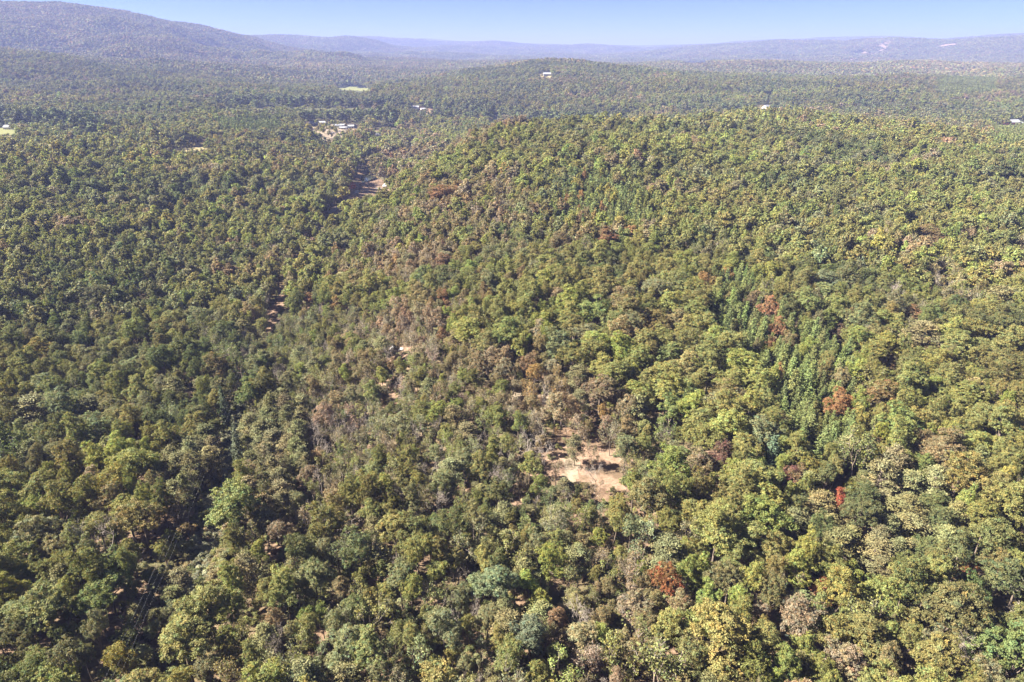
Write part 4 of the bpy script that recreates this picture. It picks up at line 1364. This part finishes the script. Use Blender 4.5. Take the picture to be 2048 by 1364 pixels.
def undergrowth():
    rng = np.random.default_rng(51)
    n = 52000
    y = np.sqrt(rng.uniform(50 ** 2, 360 ** 2, n)); x = rng.uniform(-1, 1, n) * (0.8 * y + 20)
    z = height(x, y)
    u, v, _ = proj(x, y, z + 1)
    cor = in_poly(u, v, CLEAR['corridor'])
    sp = in_poly(u, v, Z_SPARSE) | in_poly(u, v, Z_MIXED)
    keep = np.where(cor, True, np.where(sp, rng.random(n) < .85, rng.random(n) < .3))
    cm = clear_mask(x, y, z, np.full(n, 2.0)) & ~cor
    keep &= ~cm
    x, y, z, u, v, cor = x[keep], y[keep], z[keep], u[keep], v[keep], cor[keep]
    n = len(x)
    # extra growth along the power-line strip
    xe = rng.uniform(-130, -35, 40000); ye = rng.uniform(60, 200, 40000); ze = height(xe, ye)
    ue, ve, _ = proj(xe, ye, ze + 1)
    hit = np.zeros(len(xe), bool)
    for hh_ in (.5, 3, 6, 9):
        uu_, vv_, _ = proj(xe, ye, ze + hh_); hit |= in_poly(uu_, vv_, CLEAR['corridor'])
    me_ = np.nonzero(hit)[0][:4200]
    x = np.concatenate([x, xe[me_]]); y = np.concatenate([y, ye[me_]]); z = np.concatenate([z, ze[me_]])
    inn = in_poly(ue, ve, CLEAR['corridor'])[me_]
    side = np.concatenate([np.zeros(len(cor), bool), ~inn]); cor = np.concatenate([cor, inn]); n = len(x)
    tone = pick_many(rng, {'olive': 4, 'brown': 3, 'grey': 3, 'tan': 1, 'deep': 2}, n)
    tint = PALA[tone] * (1 + rng.normal(0, .15, (n, 1)))
    sil = cor & (rng.random(n) < .62)
    tint[sil] = np.array(PAL['silver']) * (1 + rng.normal(0, .15, (sil.sum(), 1)))
    tint *= (1 + rng.normal(0, .22, (n, 1)))
    R = rng.uniform(.5, 1.3, n); H = R * rng.uniform(1.0, 1.8)
    R[cor] = rng.uniform(.45, 1.25, cor.sum()); H[cor] = R[cor] * rng.uniform(1.1, 2.4, cor.sum())
    R[side] = rng.uniform(.6, 1.6, side.sum()); H[side] = R[side] * rng.uniform(1.2, 2.4, side.sum())
    scl = np.stack([R / UR, R / UR, H / UH], 1)
    rot = np.zeros((n, 3)); rot[:, 2] = rng.uniform(0, 6.28, n)
    meshes = [e['whole'] for e in PROTO[('shrub', 'hi')]]
    scatter('undergrowth', meshes, np.stack([x, y, z], 1), rng.integers(0, len(meshes), n), rot, scl, np.clip(tint, .02, .6), 'low brush and silvery weeds filling gaps and the power-line strip', 'undergrowth')
undergrowth()

# ------------------------------------------------------------------ buildings and other made things
def box(V, Q, x0, x1, y0, y1, z0, z1):
    n = sum(len(a) for a in V)
    V.append(np.array([(x0, y0, z0), (x1, y0, z0), (x1, y1, z0), (x0, y1, z0), (x0, y0, z1), (x1, y0, z1), (x1, y1, z1), (x0, y1, z1)]))
    Q.append(np.array([(0, 3, 2, 1), (4, 5, 6, 7), (0, 1, 5, 4), (1, 2, 6, 5), (2, 3, 7, 6), (3, 0, 4, 7)]) + n)

def box_obj(name, dims, mat, parent):
    V, Q = [], []; box(V, Q, *dims)
    return link(name, mk_mesh(name, np.concatenate(V), [np.concatenate(Q)], [mat]), parent)

def house(name, x, y, z, rz, L, W, h, rise, wall, roof, label, cat='house', nwin=3, chimney=False, porch=False):
    root = link(name, None, None, (x, y, z - 0.2), rz)
    tag(root, label, cat)
    # walls with gable ends
    V = [(-L / 2, -W / 2, 0), (L / 2, -W / 2, 0), (L / 2, W / 2, 0), (-L / 2, W / 2, 0), (-L / 2, -W / 2, h), (L / 2, -W / 2, h), (L / 2, W / 2, h), (-L / 2, W / 2, h), (-L / 2, 0, h + rise), (L / 2, 0, h + rise)]
    Q = [(0, 1, 5, 4), (2, 3, 7, 6)]; T = [(5, 6, 9), (7, 4, 8)]
    Q += [(1, 2, 6, 5), (3, 0, 4, 7)]
    link('wall', mk_mesh('wall', V, [Q, T], [wall]), root)
    o = 0.5; th = 0.18
    s = rise / (W / 2); ez = h - o * s
    for sg in (-1, 1):
        a = [(-L / 2 - o, sg * (W / 2 + o), ez + .03), (L / 2 + o, sg * (W / 2 + o), ez + .03), (L / 2 + o, 0, h + rise + .03), (-L / 2 - o, 0, h + rise + .03)]
        b = [(p[0], p[1], p[2] + th) for p in a]
        Vr = a + b
        link('roof', mk_mesh('roof', Vr, [[(0, 1, 2, 3), (4, 7, 6, 5), (0, 4, 5, 1), (1, 5, 6, 2), (2, 6, 7, 3), (3, 7, 4, 0)]], [roof]), root)
    for sg in (-1, 1):
        for i in range(nwin):
            cx = -L / 2 + L * (i + .5) / nwin
            if sg < 0 and i == nwin // 2:
                box_obj('door', (cx - .5, cx + .5, sg * W / 2 - .06, sg * W / 2 + .02, .2, 2.2), M_DOOR, root)
                continue
            w = box_obj('window', (cx - .6, cx + .6, min(sg * W / 2, sg * (W / 2 + .07)), max(sg * W / 2, sg * (W / 2 + .07)), 1.0, 2.2), M_WHITE, root)
            box_obj('pane', (cx - .5, cx + .5, min(sg * (W / 2 + .02), sg * (W / 2 + .10)), max(sg * (W / 2 + .02), sg * (W / 2 + .10)), 1.1, 2.1), M_GLASS, w)
    if chimney:
        box_obj('chimney', (L * .2, L * .2 + .8, -.4, .4, h, h + rise + 1.0), M_REDWALL, root)
    if porch:
        V, Q = [], []
        box(V, Q, -L * .3, L * .3, -W / 2 - 2.4, -W / 2 - .1, 2.35, 2.5)
        link('porch_roof', mk_mesh('porch', np.concatenate(V), [np.concatenate(Q)], [roof]), root)
        for px in (-L * .28, L * .28):
            box_obj('post', (px - .08, px + .08, -W / 2 - 2.3, -W / 2 - 2.14, 0, 2.35), M_WHITE, root)
    return root

def cyl(r, w, n=14):
    V = [(r * math.cos(2 * math.pi * i / n), y, r * math.sin(2 * math.pi * i / n)) for y in (-w / 2, w / 2) for i in range(n)]
    V += [(0, -w / 2, 0), (0, w / 2, 0)]
    Q = [(i, (i + 1) % n, n + (i + 1) % n, n + i) for i in range(n)]
    T = [(2 * n, (i + 1) % n, i) for i in range(n)] + [(2 * n + 1, n + i, n + (i + 1) % n) for i in range(n)]
    return V, Q, T

def car(name, x, y, z, rz, paint, label, cat='car', pickup=False):
    root = link(name, None, None, (x, y, z), rz); tag(root, label, cat)
    L, W = (5.4, 1.95) if pickup else (4.7, 1.85)
    prof = [(-L / 2, .35), (-L / 2, .95), (-L / 2 + .2, 1.0), (L / 2 - 1.3, 1.02), (L / 2 - .25, .9), (L / 2, .7), (L / 2, .35)]
    def extr(pr, w0, w1, zt):
        n = len(pr)
        V = [(px, -(w1 if pz > zt else w0) / 2, pz) for px, pz in pr] + [(px, (w1 if pz > zt else w0) / 2, pz) for px, pz in pr]
        Q = [(i, (i + 1) % n, n + (i + 1) % n, n + i) for i in range(n)]
        return V, Q, [tuple(range(n))[::-1], tuple(n + i for i in range(n))]
    V, Q, E = extr(prof, W, W, 9)
    me = bpy.data.meshes.new('body'); me.from_pydata(V, [], Q + E); me.materials.append(paint); link('body', me, root)
    c0, c1 = (-.3, 1.35) if pickup else (-L / 2 + .45, L / 2 - 1.25)
    cab = [(c0, 1.0), (c0 + .25, 1.62), (c1 - .75, 1.62), (c1, 1.0)]
    V, Q, E = extr(cab, W - .1, W - .35, 1.3)
    me = bpy.data.meshes.new('windows'); me.from_pydata(V, [], Q + E); me.materials.append(M_GLASS); link('windows', me, root)
    box_obj('roof', (c0 + .22, c1 - .7, -(W - .3) / 2, (W - .3) / 2, 1.61, 1.69), paint, root)
    for sx in (-1, 1):
        for sy in (-1, 1):
            V, Q, T = cyl(.34, .22)
            w = link('wheel', mk_mesh('wheel', V, [Q, T], [M_TYRE]), root, (sx * L * .31, sy * (W / 2 - .1), .34))
            V, Q, T = cyl(.2, .05)
            link('rim', mk_mesh('rim', V, [Q, T], [M_CHROME]), w, (0, sy * .12, 0))
    for sy in (-1, 1):
        box_obj('headlight', (L / 2 - .04, L / 2 + .02, sy * .65 - .2, sy * .65 + .2, .62, .78), M_LAMP, root)
        box_obj('tail_light', (-L / 2 - .02, -L / 2 + .04, sy * .75 - .1, sy * .75 + .1, .7, .92), M_CARRED, root)
    return root

def place(u, v):
    return ground_at(u, v)

x, y, z = place(2020, 250); house('barn', x, y, z, .25, 24, 11, 4.5, 3.2, M_REDWALL, M_TIN, 'long barn with gleaming white metal roof at the right edge pasture', 'barn', 4)
x, y, z = place(2034, 250); house('shed', x, y, z, .25, 12, 8, 3.2, 1.6, M_WHITE, M_TIN, 'low white-roofed shed beside the long barn at the right edge', 'shed', 2)
x, y, z = place(1986, 247); house('farmhouse', x, y, z, -.3, 11, 8, 5, 3, M_SIDING, M_GREYROOF, 'grey-roofed farmhouse half behind trees left of the right-edge barn', 'house', 3, True)
x, y, z = place(827, 219); house('metal_building', x, y, z, .1, 19, 12, 4.5, 2.0, M_WHITE, M_TIN, 'white metal building beside bare dirt beyond the near ridge', 'building', 4)
x, y, z = place(846, 221); house('outbuilding', x, y, z, .4, 8, 6, 3, 1.6, M_SIDING, M_TIN, 'small pale outbuilding right of the white metal building', 'shed', 2)
x, y, z = place(637, 249); house('long_shed', x, y, z, .05, 22, 8, 3.4, 1.3, M_SIDING, M_TIN, 'long low pale-roofed shed in front of dark trees in the village clearing', 'shed', 5)
x, y, z = place(678, 254); house('village_house', x, y, z, .2, 15, 9, 3.2, 2.4, M_WHITE, M_TIN, 'pale-roofed house in the middle of the village clearing', 'house', 3, True, True)
x, y, z = place(688, 259); house('mobile_home', x, y, z, -.1, 16, 5, 3, .9, M_WHITE, M_TIN, 'white mobile home below the pale-roofed village house', 'house', 4)
x, y, z = place(702, 256); house('garage', x, y, z, .3, 8, 7, 3, 1.5, M_WHITE, M_TIN, 'small white garage at the right end of the village clearing', 'garage', 2)
x, y, z = place(601, 250); house('cottage', x, y, z, -.2, 9, 7, 3, 2, M_WHITE, M_TIN, 'small white cottage at the left end of the village clearing', 'house', 2)
x, y, z = place(755, 277); house('house', x, y, z, .5, 13, 9, 4.5, 3.2, M_WHITE, M_GREYROOF, 'white house with grey gabled roof beside a bright lawn', 'house', 3, True)
x, y, z = place(992, 240); house('house', x, y, z, .3, 9, 8, 5.5, 2.6, M_WHITE, M_TIN, 'little white house behind the crest of the near ridge', 'house', 2)
x, y, z = place(1094, 152); house('hill_house', x, y, z, .1, 17, 10, 5, 3, M_WHITE, M_TIN, 'white house in a small clearing on the wooded hill', 'house', 5)
x, y, z = place(1534, 219); house('barn', x, y, z, .6, 17, 10, 4.5, 3.5, M_SIDING, M_TIN, 'white-roofed barn at the end of the pale field in the valley', 'barn', 3)
x, y, z = place(24, 259); house('house', x, y, z, 0, 16, 9, 3.4, 2.4, M_SIDING, M_GREYROOF, 'grey-roofed house beside the pasture at the left edge', 'house', 3)
x, y, z = place(380, 251); house('shed', x, y, z, .2, 12, 8, 9, 1.6, M_WHITE, M_TIN, 'white-roofed shed showing through trees above the hay field', 'shed', 2)
x, y, z = place(555, 306); house('cabin', x, y, z, .3, 10, 7, 7, 2.2, M_SIDING, M_REDROOF, 'cabin with faded red roof in the trees below the village', 'house', 2)
x, y, z = place(1817, 160); house('house', x, y, z, .2, 20, 14, 9, 4, M_WHITE, M_TIN, 'white-roofed house far off among trees on the right', 'house', 3)
x, y, z = place(1754, 140); house('house', x, y, z, .2, 22, 16, 12, 4, M_WHITE, M_TIN, 'tiny far white house below the power-line swath', 'house', 3)
x, y, z = place(700, 376); house('cabin', x, y, z, .9, 8, 5.5, 2.8, 1.8, M_REDWALL, M_REDROOF, 'rusty red shed at the shaded left side of the dirt yard', 'shed', 2)

# white camping tent in the dirt yard
def tent(x, y, z):
    root = link('tent', None, None, (x, y, z), .1); tag(root, 'white peaked tent standing in the dirt yard by the pond', 'tent')
    w, d, h, wh = 2.6, 2.3, 3.6, 1.5
    V = [(-w, -d, 0), (w, -d, 0), (w, d, 0), (-w, d, 0), (-w * .86, -d * .86, wh), (w * .86, -d * .86, wh), (w * .86, d * .86, wh), (-w * .86, d * .86, wh)]
    link('side', mk_mesh('side', V, [[(0, 1, 5, 4), (1, 2, 6, 5), (2, 3, 7, 6), (3, 0, 4, 7)]], [M_CANVAS]), root)
    V = [(-w * .92, -d * .92, wh - .05), (w * .92, -d * .92, wh - .05), (w * .92, d * .92, wh - .05), (-w * .92, d * .92, wh - .05), (-.7, 0, h), (.7, 0, h)]
    link('roof', mk_mesh('roof', V, [[(0, 1, 5, 4), (2, 3, 4, 5)], [(1, 2, 5), (3, 0, 4)]], [M_CANVAS]), root)
    for s in (-1, 1):
        box_obj('door', (s * 1.5 - .45, s * 1.5 + .45, -d * 1.02, -d * .9, 0, 1.2), M_DOOR, root)
x, y, z = place(771, 375); tent(x, y, z + .1)

x, y, z = place(757, 379); car('pickup_truck', x, y, z + .12, .2, M_CARWHITE, 'white pickup truck left of the white tent', 'truck', True)
x, y, z = place(793, 703); car('parked_car', x, y, z + .08, .05, M_CARWHITE, 'white car parked on red dirt among sparse trees', 'car')
for k, (u, v, p, lb) in enumerate([(672, 262, M_CARGREY, 'grey car leftmost in the village clearing row'), (680, 264, M_CARWHITE, 'white car second in the village clearing row'), (694, 264, M_CARGREY, 'grey car below the village garage'), (666, 268, M_CARWHITE, 'white car lowest in the village clearing')]):
    x, y, z = place(u, v); car('parked_car', x, y, z + .5, .3 * k, p, lb)

# power line along the shrubby strip
PL = [ground_at(492, 800), ground_at(400, 1075), ground_at(235, 1500)]
PL[1] = (PL[0][0] * .45 + PL[2][0] * .55, PL[0][1] * .45 + PL[2][1] * .55, 0)
poles = []
for k, (x, y, z) in enumerate([PL[0], PL[2]]):
    z = hgt(x, y)
    root = link('utility_pole', None, None, (x, y, z), 0)
    tag(root, ['wooden utility pole at the upper end of the shrubby strip', 'wooden utility pole below the lower left frame edge'][k], 'utility pole')
    V, Q = tube([(0, 0, -.5), (0, 0, 5), (0, 0, 10.5)], [.16, .14, .11], 8)
    link('post', mk_mesh('post', V, [Q], [M_POLE], None, None, True), root)
    box_obj('crossarm', (-1.1, 1.1, -.06, .06, 9.6, 9.75), M_POLE, root)
    for sx in (-1, 0, 1):
        V, Q = tube([(sx, 0, 9.75), (sx, 0, 9.98)], [.06, .04], 6)
        link('insulator', mk_mesh('insulator', V, [Q], [M_LAMP]), root)
    poles.append((x, y, z))
(a, b) = poles
for sx in (-1, 0, 1):
    pts = []
    for t in np.linspace(0, 1, 24):
        pts.append((a[0] + (b[0] - a[0]) * t + sx, a[1] + (b[1] - a[1]) * t, a[2] + 9.98 + (b[2] - a[2]) * t - 2.4 * 4 * t * (1 - t) * .5))
    V, Q = tube(pts, [.005] * 24, 4)
    w = link('power_line', mk_mesh('power_line', V, [Q], [M_WIRE]))
    tag(w, ['left of the three thin wires over the shrubby strip', 'middle of the three thin wires over the shrubby strip', 'right of the three thin wires over the shrubby strip'][sx + 1], 'wire', 'wires of the power line')

# ------------------------------------------------------------------ haze
hm, N, L = new_mat('haze')
ho = N.new('ShaderNodeOutputMaterial'); pv = N.new('ShaderNodeVolumePrincipled')
pv.inputs['Color'].default_value = HAZE_COLOR
pv.inputs['Density'].default_value = HAZE_DENSITY
pv.inputs['Anisotropy'].default_value = 0.0
L.new(pv.outputs[0], ho.inputs['Volume'])
gz = [v.co.z for v in bpy.data.objects['ground'].data.vertices]
V, Q = [], []
box(V, Q, -31000, 31000, -31000, 31000, min(gz) - 1.5, max(gz) + 30)
hz = link('haze', mk_mesh('haze', np.concatenate(V), [np.concatenate(Q)], [hm]))
tag(hz, 'pale blue haze over the far hills', 'haze', None, 'stuff')
print('TREES', len(TREES), 'things', int(is_thing.sum()), 'ground z', min(gz), max(gz))
